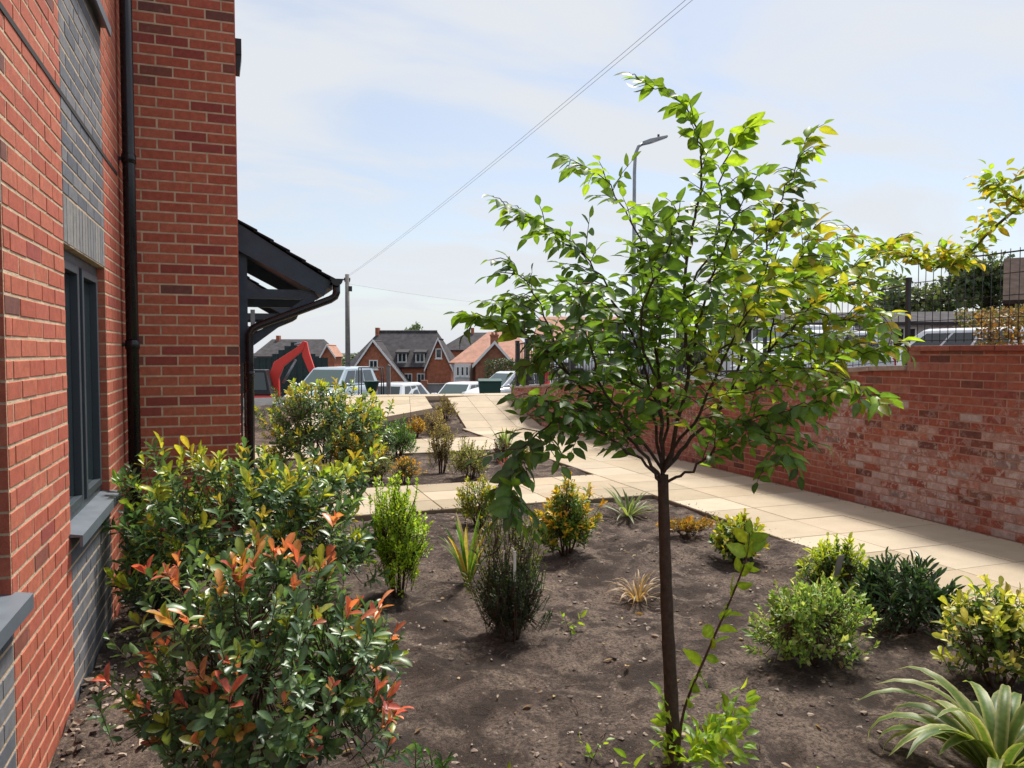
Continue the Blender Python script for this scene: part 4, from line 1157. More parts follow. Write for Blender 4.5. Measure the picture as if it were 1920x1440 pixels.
for nm, r0, pts in BRANCHES:
    P = smooth(np.array(pts) - tb, 5); n = len(P)
    if nm == 'trunk':
        P[0, 2] = -.05
        rr = [r0 * .95 * (1 - .28 * i / (n - 1)) * (1.35 if i == 0 else 1.1 if i == 1 else 1) * (1 + .05 * math.sin(i * 2.3)) for i in range(n)]
        MB().tube(P, rr, 12).build('trunk', M['bark'], tree, (.085, .060, .046)); continue
    rr = [max(.0014, .56 * r0 * (1 - i / (n - 1)) ** .9 + .001) for i in range(n)]
    P[1:-1] += rng.normal(0, .006, (n - 2, 3))
    MB().tube(P, rr, 7).build('branch', M['bark'], tree, (.080, .062, .050))
    cum = np.concatenate([[0], np.cumsum(np.linalg.norm(np.diff(P, axis=0), axis=1))]); tot = cum[-1]
    if nm in 'klvyACE': idx = [3, 1, 5, 7, 3, 4, 6, 1]
    elif nm in 'mcjrzD': idx = [1, 3, 4, 7, 5, 0]
    elif nm in 'fsx': idx = [0, 2, 2, 1, 0]
    elif nm in 'bhi': idx = [1, 3, 4, 3, 1]
    else: idx = [0, 1, 2, 3, 1, 0]
    tw = MB(); s = tot * (.20 if nm not in 'vwxkl' else .1) ; side = 1
    while s < tot:
        i = int(np.searchsorted(cum, s)) ; i = min(max(i, 1), n - 1)
        p = P[i - 1] + (P[i] - P[i - 1]) * ((s - cum[i - 1]) / max(1e-6, cum[i] - cum[i - 1]))
        tg = P[i] - P[i - 1]; tg = tg / np.linalg.norm(tg)
        lat = np.cross(tg, np.array([0, 0, 1.]) + rng.normal(0, .5, 3)); lat /= max(1e-6, np.linalg.norm(lat))
        d = tg * random.uniform(.35, .8) + lat * side * random.uniform(.6, 1) + np.array([0, 0, random.uniform(-.15, .35)])
        d /= np.linalg.norm(d)
        fr = s / tot
        ln = random.uniform(.09, .27) * (1.15 - .75 * fr)
        q = p + d * ln + np.array([0, 0, -.02])
        tw.tube([p, (p + q) / 2 + np.array([0, 0, .012]), q], [.0022, .0018, .001], 4, cap=False)
        two_rank(lv, p, q, np.array([0, 0, 1.]) + rng.normal(0, .35, 3), .025, .066, .52, idx)
        side = -side; s += random.uniform(.021, .038) if nm not in 'bhi' else random.uniform(.045, .07)
    tw.build('twig', M['twig'], tree)['kind'] = 'stuff'
    # leaves on the branch tip itself
    k0 = int(n * .62)
    for a in range(k0, n - 1, 2):
        two_rank(lv, P[a], P[min(a + 2, n - 1)], np.array([0, 0, 1.]) + rng.normal(0, .4, 3), .034, .086, .54, idx if nm not in 'behgi' else [3, 4, 1])
put_foliage(tree, lv, TREE_PAL, 'big', M['leaf_tree'], 300, name='crown')
# the leafy sucker leaning away from its foot
SP = smooth(np.array(SUCKER) - tb, 4)
lv = Leaves()
MB().tube(SP, list(np.linspace(.006, .002, len(SP))), 6).build('sucker', M['twig'], tree)
for a in range(4, len(SP) - 1, 2):
    two_rank(lv, SP[a], SP[min(a + 2, len(SP) - 1)], np.array([-.1, -.4, .8]) + rng.normal(0, .45, 3), .036, .080, .58, [4, 3, 8, 4], .12)
for k in range(40):
    a = random.uniform(0, 6.28); hh = random.uniform(.06, .30)
    p0 = np.array([.03 + .04 * math.cos(a), -.03 + .04 * math.sin(a), hh * .3]); p1 = p0 + np.array([.12 * math.cos(a) + .06, .12 * math.sin(a) - .02, hh * .7])
    two_rank(lv, p0, p1, np.array([0, -.3, 1.]) + rng.normal(0, .3, 3), .04, .062, .5, [4, 3, 8, 4], .1)
put_foliage(tree, lv, TREE_PAL + [(.26, .36, .03)], 'big', M['leaf_tree'], 120, name='basal_leaves', lname='basal_leaf')

# --- second young tree, only a bough of it reaches into the view over the fence side
b2 = np.array([SIDETOP[0][0], SIDETOP[0][1], bed_h(SIDETOP[0][0], SIDETOP[0][1])])
t2 = empty('young_tree', tuple(b2), 0, 'arching bough with yellow-green leaves from a second young tree by the path', 'tree')
P = smooth(np.array(SIDETOP) - b2, 4); P[0, 2] = -.05
MB().tube(P, list(np.linspace(.03, .008, len(P))), 10).build('trunk', M['bark'], t2, (.06, .045, .034))
lv = Leaves()
for pts, r0 in ((SIDEBR, .012), (SIDEBR2, .006), ([SIDETOP[-1], (3.5, 2.4, 2.95), (3.3, 2.3, 3.0)], .006), ([SIDETOP[2], (4.2, 2.3, 2.2), (4.5, 2.0, 2.5)], .01), ([SIDETOP[2], (4.1, 2.9, 2.3), (4.2, 3.2, 2.5)], .01)):
    P = smooth(np.array(pts) - b2, 5); n = len(P)
    MB().tube(P, list(np.linspace(r0, .002, n)), 6).build('branch', M['bark'], t2, (.13, .14, .06))
    for a in range(int(n * .3), n - 1):
        for _ in range(3 if a < n * .6 else 6):
            d = rng.normal(0, 1, 3); d[2] = abs(d[2]) * .8; d /= np.linalg.norm(d)
            two_rank(lv, P[a], P[a] + d * random.uniform(.06, .15), np.array([0, 0, 1.]) + rng.normal(0, .4, 3), .032, .06, .55, [3, 5, 6, 4, 7])
put_foliage(t2, lv, TREE_PAL, 'big', M['leaf_tree'], 60, name='crown')

# ================================================================ beyond the garden
CAMRZ = R(-19.5)
def view_pt(u, d, z):
    """u metres to the right, d metres ahead along the view heading"""
    return (u * math.cos(R(19.5)) + d * math.sin(R(19.5)), -u * math.sin(R(19.5)) + d * math.cos(R(19.5)), z)
QUADBOX = [(0, 1, 2, 3), (7, 6, 5, 4), (0, 4, 5, 1), (1, 5, 6, 2), (2, 6, 7, 3), (3, 7, 4, 0)]

# --- vehicles
def car(name, label, cat, loc, rz, L, W, H, mat, style='hatch', front_dark=False, group=None):
    root = empty(name, loc, rz, label, cat, group)
    hw = W / 2; belt = H * .60; sill = .22
    # stations along the length: x, lower z, top-of-body z, half width factor
    if style == 'van': st = [(-.5, .34, .95, .90), (-.48, .26, 1.06, .97), (-.2, sill, 1.08, 1), (.2, sill, 1.08, 1), (.30, sill, 1.06, 1), (.42, .24, .86, .97), (.48, .28, .78, .92), (.5, .36, .62, .84)]
    else: st = [(-.5, .40, .80, .84), (-.47, .28, .92, .94), (-.3, sill, .95, 1), (.1, sill, .93, 1), (.22, sill, .91, 1), (.38, .23, .80, .97), (.47, .28, .70, .90), (.5, .38, .58, .80)]
    sc = H / 1.5
    V = []; F = []
    for fx_, zl, zt, wf in st:
        x = fx_ * L; zt *= sc; zl *= sc; q = hw * wf
        ring = [(x, -q * .86, zl), (x, -q * .98, zl + .10), (x, -q, zl + (zt - zl) * .5), (x, -q * .97, zt - .07), (x, -q * .86, zt), (x, 0, zt + .025), (x, q * .86, zt), (x, q * .97, zt - .07), (x, q, zl + (zt - zl) * .5), (x, q * .98, zl + .10), (x, q * .86, zl)]
        V += ring
    k = 11; n = len(st)
    F = [(i * k + j, (i + 1) * k + j, (i + 1) * k + (j + 1) % k, i * k + (j + 1) % k) for i in range(n - 1) for j in range(k)] + [tuple(reversed(range(k))), tuple(range((n - 1) * k, n * k))]
    body = MB().raw(V, F, True).build('body', mat, root)
    s = body.modifiers.new('sub', 'SUBSURF'); s.levels = 1; s.render_levels = 1
    # cabin: bottom ring and roof ring
    if style == 'van': b0, b1, t0, t1, zb = -.485 * L, .33 * L, -.47 * L, .16 * L, 1.03 * sc
    elif style == 'suv': b0, b1, t0, t1, zb = -.48 * L, .24 * L, -.44 * L, .06 * L, .93 * sc
    else: b0, b1, t0, t1, zb = -.44 * L, .24 * L, -.33 * L, .06 * L, .91 * sc
    wb, wt = hw * .90, hw * .70
    zr = H
    def C(u, v):      # u 0..1 bottom to top edge blend
        return None
    cb = [(b0, -wb, zb), (b1, -wb * .93, zb), (b1, wb * .93, zb), (b0, wb, zb)]
    ct = [(t0, -wt, zr - .04), (t1, -wt, zr - .04), (t1, wt, zr - .04), (t0, wt, zr - .04)]
    rt_ = [(t0 + .1, -wt * .8, zr), (t1 - .1, -wt * .8, zr), (t1 - .1, wt * .8, zr), (t0 + .1, wt * .8, zr)]
    cab = MB().raw(cb + ct + rt_, [(0, 1, 5, 4), (1, 2, 6, 5), (2, 3, 7, 6), (3, 0, 4, 7), (4, 5, 9, 8), (5, 6, 10, 9), (6, 7, 11, 10), (7, 4, 8, 11), (8, 9, 10, 11)], False)
    cab.build('cabin', mat, root, bevel=.03)
    def glass(nm, q, a0, a1, h0, h1, off):
        """pane on the face with corners q=(bl, br, tr, tl)"""
        q = [Vector(p) for p in q]
        def P(u, v): return (q[0] * (1 - u) + q[1] * u) * (1 - v) + (q[3] * (1 - u) + q[2] * u) * v
        pts = [P(a0, h0), P(a1, h0), P(a1, h1), P(a0, h1)]
        nn = (pts[1] - pts[0]).cross(pts[3] - pts[0]).normalized()
        v = [p + nn * off for p in pts] + [p - nn * .02 for p in pts]
        MB().raw(v, QUADBOX).build(nm, M['glass_green'] if nm == 'windscreen' else M['glass'], root)
    for sgn in (0, 1):
        q = (cb[0], cb[1], ct[1], ct[0]) if sgn == 0 else (cb[2], cb[3], ct[3], ct[2])
        if style == 'van': segs = [(.70, .93)] if sgn == 0 else [(.07, .30)]
        else: segs = [(.10, .36), (.39, .62), (.65, .90)] if sgn == 0 else [(.10, .35), (.38, .61), (.64, .90)]
        for a0, a1 in segs: glass('side_window', q, a0, a1, .12, .86, .006)
    glass('windscreen', (cb[1], cb[2], ct[2], ct[1]), .05, .95, .06, .92, .006)
    glass('rear_window', (cb[3], cb[0], ct[0], ct[3]), .08, .92, .18, .86, .006)
    wr = .31 * sc
    for fx_ in (-.31, .32):
        for s_ in (-1, 1):
            wh = MB().tube([(fx_ * L, s_ * (hw - .20), wr), (fx_ * L, s_ * (hw + .012), wr)], wr, 20).build('wheel', M['rubber'], root)
            MB().tube([(fx_ * L, s_ * (hw + .0), wr), (fx_ * L, s_ * (hw + .022), wr)], wr * .62, 14).build('rim', M['galv'], wh)
    for s_ in (-1, 1):
        MB().ball((.465 * L, s_ * hw * .68, .62 * sc), .10, .16, .07).build('headlight', M['lamp_clear'], root)
        MB().box(-.497 * L, -.47 * L, s_ * hw * .74 - .09, s_ * hw * .74 + .09, .62 * sc, .84 * sc).build('tail_light', M['lamp_red'], root)
        MB().ball((.21 * L, s_ * (hw + .07), .97 * sc), .07, .09, .06).build('mirror', mat, root)
    MB().box(.46 * L, .502 * L, -hw * .72, hw * .72, .24 * sc, .40 * sc).build('bumper', M['car_black'], root, bevel=.02)
    MB().box(.485 * L, .508 * L, -hw * .42, hw * .42, .46 * sc, .56 * sc).build('grille', M['car_black'], root)
    MB().box(-.503 * L, -.46 * L, -hw * .75, hw * .75, .26 * sc, .42 * sc).build('rear_bumper', M['car_black'], root, bevel=.02)
    return root
def gz(x, y): return terrain(x, y)
car('silver_car', 'silver-blue car parked behind the garden shrubs', 'car', (3.05, 27.3, gz(3.05, 27.3)), R(236), 4.2, 1.78, 1.60, M['car_silver'], 'suv')
car('white_car', 'white car with dark bumper parked past the leaning house gable', 'car', (6.1, 29.9, gz(6.1, 29.9)), R(52), 4.1, 1.72, 1.45, M['car_white'])
car('white_car', 'white hatchback parked below the crest in front of the grey wall', 'car', (9.3, 33.2, gz(9.3, 33.2)), R(228), 4.1, 1.75, 1.45, M['car_white'])
car('white_car', 'white car behind the railing next to the green bin', 'car', (10.6, 30.2, gz(10.6, 30.2)), R(200), 4.1, 1.75, 1.5, M['car_white'])
car('white_van', 'tall white people carrier parked above the wall behind the tree', 'car', (13.3, 26.6, gz(13.3, 26.6)), R(205), 4.6, 1.85, 1.85, M['car_white'], 'suv')
car('white_car', 'white car parked beyond the black fence by the pale building', 'car', (13.0, 15.0, gz(13.0, 15.0)), R(190), 4.2, 1.78, 1.5, M['car_white'])
car('white_car', 'white estate car parked beyond the mesh panel of the fence', 'car', (16.6, 14.4, gz(16.6, 14.4)), R(100), 4.5, 1.8, 1.55, M['car_white'], 'suv')
car('white_van', 'white van parked against the pale building', 'van', (20.5, 24.6, gz(20.5, 24.6)), R(185), 5.0, 1.95, 2.1, M['car_white'], 'van')

# --- red excavator by the green hoarding
ex = empty('excavator', (.75, 30.2, gz(.75, 30.2)), R(-15), 'small red excavator with its arm raised in front of the green hoarding', 'excavator')
for s_ in (-1, 1):
    t = MB().prism([(-.9, .0), (.9, .0), (1.1, .22), (.95, .45), (-.95, .45), (-1.1, .22)], 'y', s_ * .7 - .16, s_ * .7 + .16)
    t.build('track', M['rubber'], ex, bevel=.03)
MB().box(-1.05, .55, -.7, .7, .5, 1.1).build('body', M['red_mach'], ex, bevel=.08)
cabm = MB().raw([(-.5, -.68, 1.1), (.5, -.68, 1.1), (.5, .1, 1.1), (-.5, .1, 1.1), (-.45, -.62, 2.05), (.3, -.62, 2.05), (.3, .05, 2.05), (-.45, .05, 2.05)], QUADBOX).build('cab', M['car_black'], ex, bevel=.03)
MB().raw([(-.4, -.70, 1.3), (.36, -.70, 1.3), (.26, -.655, 1.95), (-.38, -.655, 1.95), (-.4, -.68, 1.3), (.36, -.68, 1.3), (.26, -.63, 1.95), (-.38, -.63, 1.95)], QUADBOX).build('pane', M['glass'], cabm)
def plate(parent, nm, pts, y0, y1, mat):
    MB().prism(pts, 'y', y0, y1).build(nm, mat, parent, bevel=.015)
plate(ex, 'boom', [(.25, .95), (.62, .85), (.60, 1.7), (.78, 2.15), (1.55, 2.78), (1.66, 3.12), (1.56, 3.14), (1.36, 2.92), (.42, 2.32), (.22, 1.75)], .22, .48, M['red_mach'])
plate(ex, 'stick', [(1.50, 3.12), (1.70, 3.10), (1.78, 2.7), (2.22, 1.35), (2.05, 1.25), (1.52, 2.55)], .26, .44, M['red_mach'])
plate(ex, 'bucket', [(2.02, 1.32), (2.28, 1.38), (2.36, .95), (2.05, .65), (1.70, .78), (1.98, .92)], .12, .58, M['car_black'])
MB().tube([(.75, .35, 1.5), (1.25, .35, 2.42)], .05, 10).tube([(1.2, .35, 3.0), (1.66, .35, 3.08)], .035, 8).build('ram', M['galv'], ex)

# --- dark green hoarding
hd = empty('site_hoarding', (2.6, 46.5, gz(2.6, 46.5)), R(-19.5), 'dark green corrugated sheet hoarding behind the red excavator', 'hoarding')
for i in range(16):
    x0 = -3.4 + i * .36
    hh = 3.0 + (.9 * max(0, 1 - abs(i - 10) / 4))
    pr = []
    m = MB()
    v = []
    for k in range(7):
        x = x0 + .06 * k; y = .03 if k % 2 else 0
        v += [(x, y, -.4), (x, y, hh)]
    m.raw(v, [(2 * k, 2 * k + 2, 2 * k + 3, 2 * k + 1) for k in range(6)])
    o = m.build('sheet', M['green_hoard'], hd); sm = o.modifiers.new('solid', 'SOLIDIFY'); sm.thickness = .02
for x in (-3.3, -1.5, .3, 2.1): MB().box(x - .05, x + .05, .06, .16, -.4, 2.9).build('post', M['wood_pole'], hd)

# --- houses
def win(parent, x, z, w_, h_, y, nm='window', bars=2):
    """window on the wall plane at local y (facing -Y)"""
    f = MB(); t = .09
    f.box(x, x + w_, y - .07, y + .02, z, z + t).box(x, x + w_, y - .07, y + .02, z + h_ - t, z + h_)
    f.box(x, x + t, y - .07, y + .02, z + t, z + h_ - t).box(x + w_ - t, x + w_, y - .07, y + .02, z + t, z + h_ - t)
    for i in range(1, bars): f.box(x + w_ * i / bars - .03, x + w_ * i / bars + .03, y - .065, y + .02, z + t, z + h_ - t)
    fo = f.build(nm, M['white_paint'], parent)
    MB().box(x + t, x + w_ - t, y - .035, y - .015, z + t, z + h_ - t).build('pane', M['glass'], fo)
    MB().box(x - .06, x + w_ + .06, y - .14, y + .02, z - .08, z - .002).build('window_sill', M['white_paint'], fo)
    return fo
def roof_slab(parent, nm, quad, mat, th=.14):
    q = [Vector(p) for p in quad]
    n = (q[1] - q[0]).cross(q[2] - q[0]).normalized()
    if n.z < 0: n = -n
    k = len(q)
    v = q + [p - n * th for p in q]
    f = [tuple(range(k)), tuple(reversed(range(k, 2 * k)))] + [(i, i + k, (i + 1) % k + k, (i + 1) % k) for i in range(k)]
    return MB().raw(v, f).build(nm, mat, parent)
def gable(parent, x0, x1, xa, zb, ze, za, y, depth, wall, roof, ze2=None):
    """gabled wing facing -Y: walls x0..x1, eaves ze (right eave ze2), apex (xa, za), running back 'depth'"""
    ze2 = ze if ze2 is None else ze2
    MB().prism([(x0, zb), (x1, zb), (x1, ze2 - .05), (xa, za - .08), (x0, ze - .05)], 'y', y, y + depth).build('gable_wall', wall, parent)
    o = .22; sl = (za - ze) / (xa - x0); sr = (za - ze2) / (x1 - xa)
    r = roof_slab(parent, 'gable_roof', [(x0 - o, y - .25, ze - sl * o), (xa, y - .25, za + .02), (xa, y + depth, za + .02), (x0 - o, y + depth, ze - sl * o)], roof)
    r2 = roof_slab(parent, 'gable_roof', [(x1 + o, y - .25, ze2 - sr * o), (xa, y - .25, za + .02), (xa, y + depth, za + .02), (x1 + o, y + depth, ze2 - sr * o)], roof)
    bb = MB()
    for xs, zs_, s in ((x0 - o, ze - sl * o, sl), (x1 + o, ze2 - sr * o, sr)):
        bb.raw([(xs, y - .30, zs_ - .24), (xa, y - .30, za - .16), (xa, y - .30, za + .08), (xs, y - .30, zs_ + .02), (xs, y - .26, zs_ - .24), (xa, y - .26, za - .16), (xa, y - .26, za + .08), (xs, y - .26, zs_ + .02)], QUADBOX)
    bb.build('barge_board', M['white_paint'], parent)

# house in the middle: long slate roof with two brick gables and dormers
D = 66.0; s = D / 1440
def U(x): return (x - 755) * s
def Z(y): return 1.6 - (y - 660) * s
h2 = empty('brick_house', view_pt((755 - 960) * s, D, 0), CAMRZ, 'brick house with long dark slate roof, two white-edged gables and dormers', 'house')
zb = -3.2
MB().box(U(668), U(845), .6, 7.5, zb, Z(684)).build('wall', M['far_brick'], h2)
ym = 4.0
rf = roof_slab(h2, 'roof', [(U(645), .2, Z(688)), (U(852), .2, Z(688)), (U(812), ym, Z(620)), (U(696), ym, Z(620))], M['far_roof'])
roof_slab(h2, 'roof', [(U(852), .2, Z(688)), (U(852), 7.9, Z(688)), (U(812), ym, Z(620))], M['far_roof'])
roof_slab(h2, 'roof', [(U(645), .2, Z(688)), (U(645), 7.9, Z(688)), (U(696), ym, Z(620))], M['far_roof'])
roof_slab(h2, 'roof', [(U(645), 7.9, Z(688)), (U(852), 7.9, Z(688)), (U(812), ym, Z(620)), (U(696), ym, Z(620))], M['far_roof'])
for i in range(13):
    x = U(696) + (U(812) - U(696)) * i / 13
    MB().tube([(x, ym, Z(620) + .03), (x + .39, ym, Z(620) + .03)], .12, 8).build('ridge_tile', M['far_roof'], rf)
gable(h2, U(672), U(778), U(705), zb, Z(684), Z(638), -1.2, 4.5, M['far_brick'], M['far_roof'], Z(728))
gable(h2, U(802), U(846), U(823), zb, Z(682), Z(634), -.6, 4.0, M['far_brick'], M['far_roof'])
win(h2, U(818), Z(672), .55, .85, -.6, bars=1)
win(h2, U(697), Z(692), .75, .8, -1.2)
for x in (742, 776):
    dm = MB().box(U(x), U(x + 19), .75, 2.6, Z(682), Z(660)).prism([(.55, Z(660)), (3.2, Z(651)), (3.2, Z(654)), (.55, Z(663))], 'x', U(x) - .12, U(x + 19) + .12).build('dormer', M['far_roof'], h2)
    win(dm, U(x) + .05, Z(680), .80, .85, .75)
for x in (756, 780): win(h2, U(x), Z(720), .7, .9, .6)
MB().box(U(690), U(697), 3.6, 4.4, Z(640), Z(612)).build('chimney', M['far_brick'], rf)

# slate roofed house behind the hoarding
D = 78.0; s = D / 1440
def U(x): return (x - 550) * s
h1 = empty('brick_house', view_pt((550 - 960) * s, D, 0), CAMRZ, 'low house with grey slate roof behind the green hoarding', 'house')
MB().box(U(478), U(604), .5, 7, -3.4, Z(664)).build('wall', M['far_brick'], h1)
for q in ([(U(470), .1, Z(668)), (U(612), .1, Z(668)), (U(592), 3.6, Z(635)), (U(490), 3.6, Z(635))], [(U(470), 7.1, Z(668)), (U(612), 7.1, Z(668)), (U(592), 3.6, Z(635)), (U(490), 3.6, Z(635))], [(U(612), .1, Z(668)), (U(612), 7.1, Z(668)), (U(592), 3.6, Z(635))], [(U(470), .1, Z(668)), (U(470), 7.1, Z(668)), (U(490), 3.6, Z(635))]):
    roof_slab(h1, 'roof', q, M['far_roof'])
win(h1, U(484), Z(690), .9, 1.0, .5)
gable(h1, U(606), U(628), U(616), -3.4, Z(663), Z(646), -.4, 3.5, M['far_brick'], M['far_clay'])
MB().box(U(500), U(506), 3.2, 3.9, Z(640), Z(628)).build('chimney', M['far_brick'], h1)

# clay-roofed bungalow with a brick gable and chimney
D = 55.0; s = D / 1440
def U(x): return (x - 915) * s
h3 = empty('brick_bungalow', view_pt((915 - 960) * s, D, 0), CAMRZ, 'bungalow with pinkish clay tile roof, brick gable end and chimney', 'house')
zb = -2.6
MB().box(U(850), U(1012), 1.2, 8, zb, Z(676)).build('wall', M['far_brick2'], h3)
R3 = [(U(840), .7, Z(680)), (U(1022), .7, Z(680)), (U(1022), 8.5, Z(680)), (U(840), 8.5, Z(680))]
ra, rb = (U(912), 4.6, Z(619)), (U(962), 4.6, Z(619))
for q in ([R3[0], R3[1], rb, ra], [R3[2], R3[3], ra, rb], [R3[1], R3[2], rb], [R3[3], R3[0], ra]): roof_slab(h3, 'roof', q, M['far_clay'])
gable(h3, U(892), U(962), U(928), zb, Z(678), Z(641), -.3, 4.0, M['far_brick2'], M['far_clay'])
ch = MB().box(U(919), U(934), .5, 1.1, Z(650), Z(630)).box(U(918), U(935), .45, 1.15, Z(630), Z(627)).build('chimney', M['far_brick2'], h3)
for k in (0, 1): MB().tube([(U(923) + k * .27, .8, Z(627)), (U(923) + k * .27, .8, Z(622))], .09, 8).build('chimney_pot', M['far_clay'], ch)
bay = MB().prism([(U(848), 1.2), (U(853), .3), (U(880), .3), (U(886), 1.2)], 'z', zb, Z(682)).build('bay', M['render'], h3)
for i in range(3): win(bay, U(854) + i * .33, Z(706), .31, .75, .3, bars=1)
# grey slate roof further back between the two
D = 84.0; s = D / 1440
def U(x): return (x - 870) * s
h4 = empty('brick_house', view_pt((870 - 960) * s, D, 0), CAMRZ, 'house with grey slate roof rising behind the clay-roofed bungalow', 'house')
MB().box(U(828), U(930), .5, 7, -3.4, Z(652)).build('wall', M['far_brick'], h4)
for q in ([(U(820), .1, Z(656)), (U(940), .1, Z(656)), (U(925), 3.6, Z(622)), (U(872), 3.6, Z(622)), ], [(U(820), 7.1, Z(656)), (U(940), 7.1, Z(656)), (U(925), 3.6, Z(622)), (U(872), 3.6, Z(622))], [(U(820), .1, Z(656)), (U(820), 7.1, Z(656)), (U(872), 3.6, Z(622))], [(U(940), .1, Z(656)), (U(940), 7.1, Z(656)), (U(925), 3.6, Z(622))]):
    roof_slab(h4, 'roof', q, M['far_roof'])
MB().box(U(880), U(886), 3.3, 3.9, Z(626), Z(613)).build('chimney', M['far_brick'], h4)

# long red roofed terrace seen through the tree crown
D = 58.0; s = D / 1440
def U(x): return (x - 1060) * s
h5 = empty('brick_house', view_pt((1060 - 960) * s, D, 0), CAMRZ, 'brick house with brown clay roof glimpsed through the young tree', 'house')
MB().box(U(1005), U(1180), .5, 7, -2.6, Z(640)).build('wall', M['far_brick2'], h5)
for q in ([(U(998), .1, Z(644)), (U(1188), .1, Z(644)), (U(1170), 3.6, Z(590)), (U(1015), 3.6, Z(590))], [(U(998), 7.1, Z(644)), (U(1188), 7.1, Z(644)), (U(1170), 3.6, Z(590)), (U(1015), 3.6, Z(590))]):
    roof_slab(h5, 'roof', q, M['far_clay'])
for x in (1020, 1060, 1100, 1140): win(h5, U(x), Z(676), .9, 1.1, .5)

# pale low building and the brown brick one on the right
D = 34.0; s = D / 1440
def U(x): return (x - 1620) * s
pb = empty('pale_building', view_pt((1620 - 960) * s, D, 0), R(-30), 'long pale rendered single storey building beyond the black fence', 'building')
MB().box(U(1380), U(1860), 0, 6, .2, 2.95).build('wall', M['render'], pb)
rf = roof_slab(pb, 'roof', [(U(1370), -.4, 2.9), (U(1870), -.4, 2.9), (U(1870), 3, 3.5), (U(1370), 3, 3.5)], M['far_roof'])
roof_slab(pb, 'roof', [(U(1370), 6.4, 2.9), (U(1870), 6.4, 2.9), (U(1870), 3, 3.5), (U(1370), 3, 3.5)], M['far_roof'])
for i in range(7): win(pb, U(1395) + i * 1.6, 1.55, 1.05, 1.15, 0)
bb = empty('brown_building', view_pt(19.0, 25.0, 0), R(-52), 'brown brick house with dark roof at the end of the fence', 'house')
MB().box(-2.2, 5, 0, 6, .2, 3.4).build('wall', M['far_brick2'], bb)
roof_slab(bb, 'roof', [(-2.6, -.4, 3.35), (5.4, -.4, 3.35), (5.4, 3, 5.1), (-2.6, 3, 5.1)], M['roof_brown'])
roof_slab(bb, 'roof', [(-2.6, 6.4, 3.35), (5.4, 6.4, 3.35), (5.4, 3, 5.1), (-2.6, 3, 5.1)], M['roof_brown'])
MB().prism([(0, 3.4), (6, 3.4), (3, 4.95)], 'x', -2.19, 4.99).build('gable_wall', M['far_brick2'], bb)
win(bb, -1.2, 1.5, 1.0, 1.2, 0); win(bb, 1.6, 1.5, 1.0, 1.2, 0)

# white picket fence in front of the pale building
pf = empty('picket_fence', view_pt(11.6, 20.5, gz(*view_pt(11.6, 20.5, 0)[:2])), R(-35), 'white picket fence between parked cars and the pale building', 'fence')
for i in range(34): MB().prism([(i * .13, .05), (i * .13 + .075, .05), (i * .13 + .075, 1.15), (i * .13 + .037, 1.22), (i * .13, 1.15)], 'y', -.01, .012).build('picket', M['white_paint'], pf)
for z in (.3, .9): MB().box(-.1, 4.5, .013, .05, z, z + .07).build('rail', M['white_paint'], pf)
for x in (-.1, 1.45, 2.95, 4.45): MB().box(x, x + .09, .052, .14, 0, 1.3).build('post', M['white_paint'], pf)

# low grey garden wall in front of the houses
gw = empty('garden_wall', view_pt(-6.0, 42, gz(*view_pt(-6, 42, 0)[:2])), CAMRZ, 'low grey wall with pillars in front of the houses', 'wall')
MB().box(-2.2, 4.6, 0, .22, -.4, 1.35).build('wall_panel', M['grey_wall'], gw)
for i in range(8): MB().box(-2.3 + i * .86, -1.46 + i * .86, -.03, .25, 1.352, 1.42).build('coping', M['grey_wall'], gw)
for x in (-2.4, 1.0, 4.5): MB().box(x, x + .36, -.08, .30, -.4, 1.6).build('pillar', M['far_brick2'], gw)

# --- utility pole, wires, street lamp
pt_ = (5.99, 45.86); zg = gz(*pt_)
up_ = empty('utility_pole', (pt_[0], pt_[1], zg), 0, 'tall grey timber utility pole carrying the overhead wires', 'utility pole')
MB().tube([(0, 0, -.3), (0, 0, 6.15 - zg)], [.17, .12], 12).build('pole', M['wood_pole'], up_)
MB().box(-.16, .16, -.03, .03, 5.7 - zg, 5.78 - zg).build('crossarm', M['wood_pole'], up_)
for x in (-.14, .14): MB().tube([(x, 0, 5.78 - zg), (x, 0, 5.95 - zg)], .045, 8).build('insulator', M['car_black'], up_)
MB().box(.05, .26, -.18, -.06, 5.15 - zg, 5.45 - zg).build('junction_box', M['car_black'], up_)
def wire(label, a, b_, sag, r=.0042):
    a = Vector(a); b_ = Vector(b_)
    pts = [a.lerp(b_, t / 40) - Vector((0, 0, sag * 4 * (t / 40) * (1 - t / 40))) for t in range(41)]
    tag(MB().tube(pts, r, 6).build('overhead_wire', M['wire']), label, 'wire', 'overhead wires from the utility pole')
e1 = Vector((6.0, 45.86, 6.05)); q = Vector((6.52, 10.68, 7.1)); far_ = e1 + (q - e1) * 1.6
ex.scale = (.96, .96, .98)
for k, dxy in enumerate(((0, 0), (.10, .02))):
    wire('thin grey overhead wire running from the pole up over the garden', (e1.x + dxy[0] * .8, e1.y, e1.z - dxy[1]), (far_.x + dxy[0] * 1.0, far_.y, far_.z + .45), .42)
wire('thin grey wire running level from the pole past the houses', (6.0, 45.8, 5.6), (34, 62, 5.3), .5, .006)
lz = gz(9.77, 18.02)
lp = empty('street_lamp', (9.77, 18.02, lz), R(-19.5), 'grey street lamp with angled head above the parked cars', 'street lamp')
MB().tube([(0, 0, -.1), (0, 0, 1.0), (0, 0, 1.02), (0, 0, 6.3 - lz), (.02, 0, 6.75 - lz), (.10, 0, 6.95 - lz), (.22, 0, 7.02 - lz)], [.075, .075, .055, .045, .042, .04, .036], 12).build('pole', M['galv'], lp)
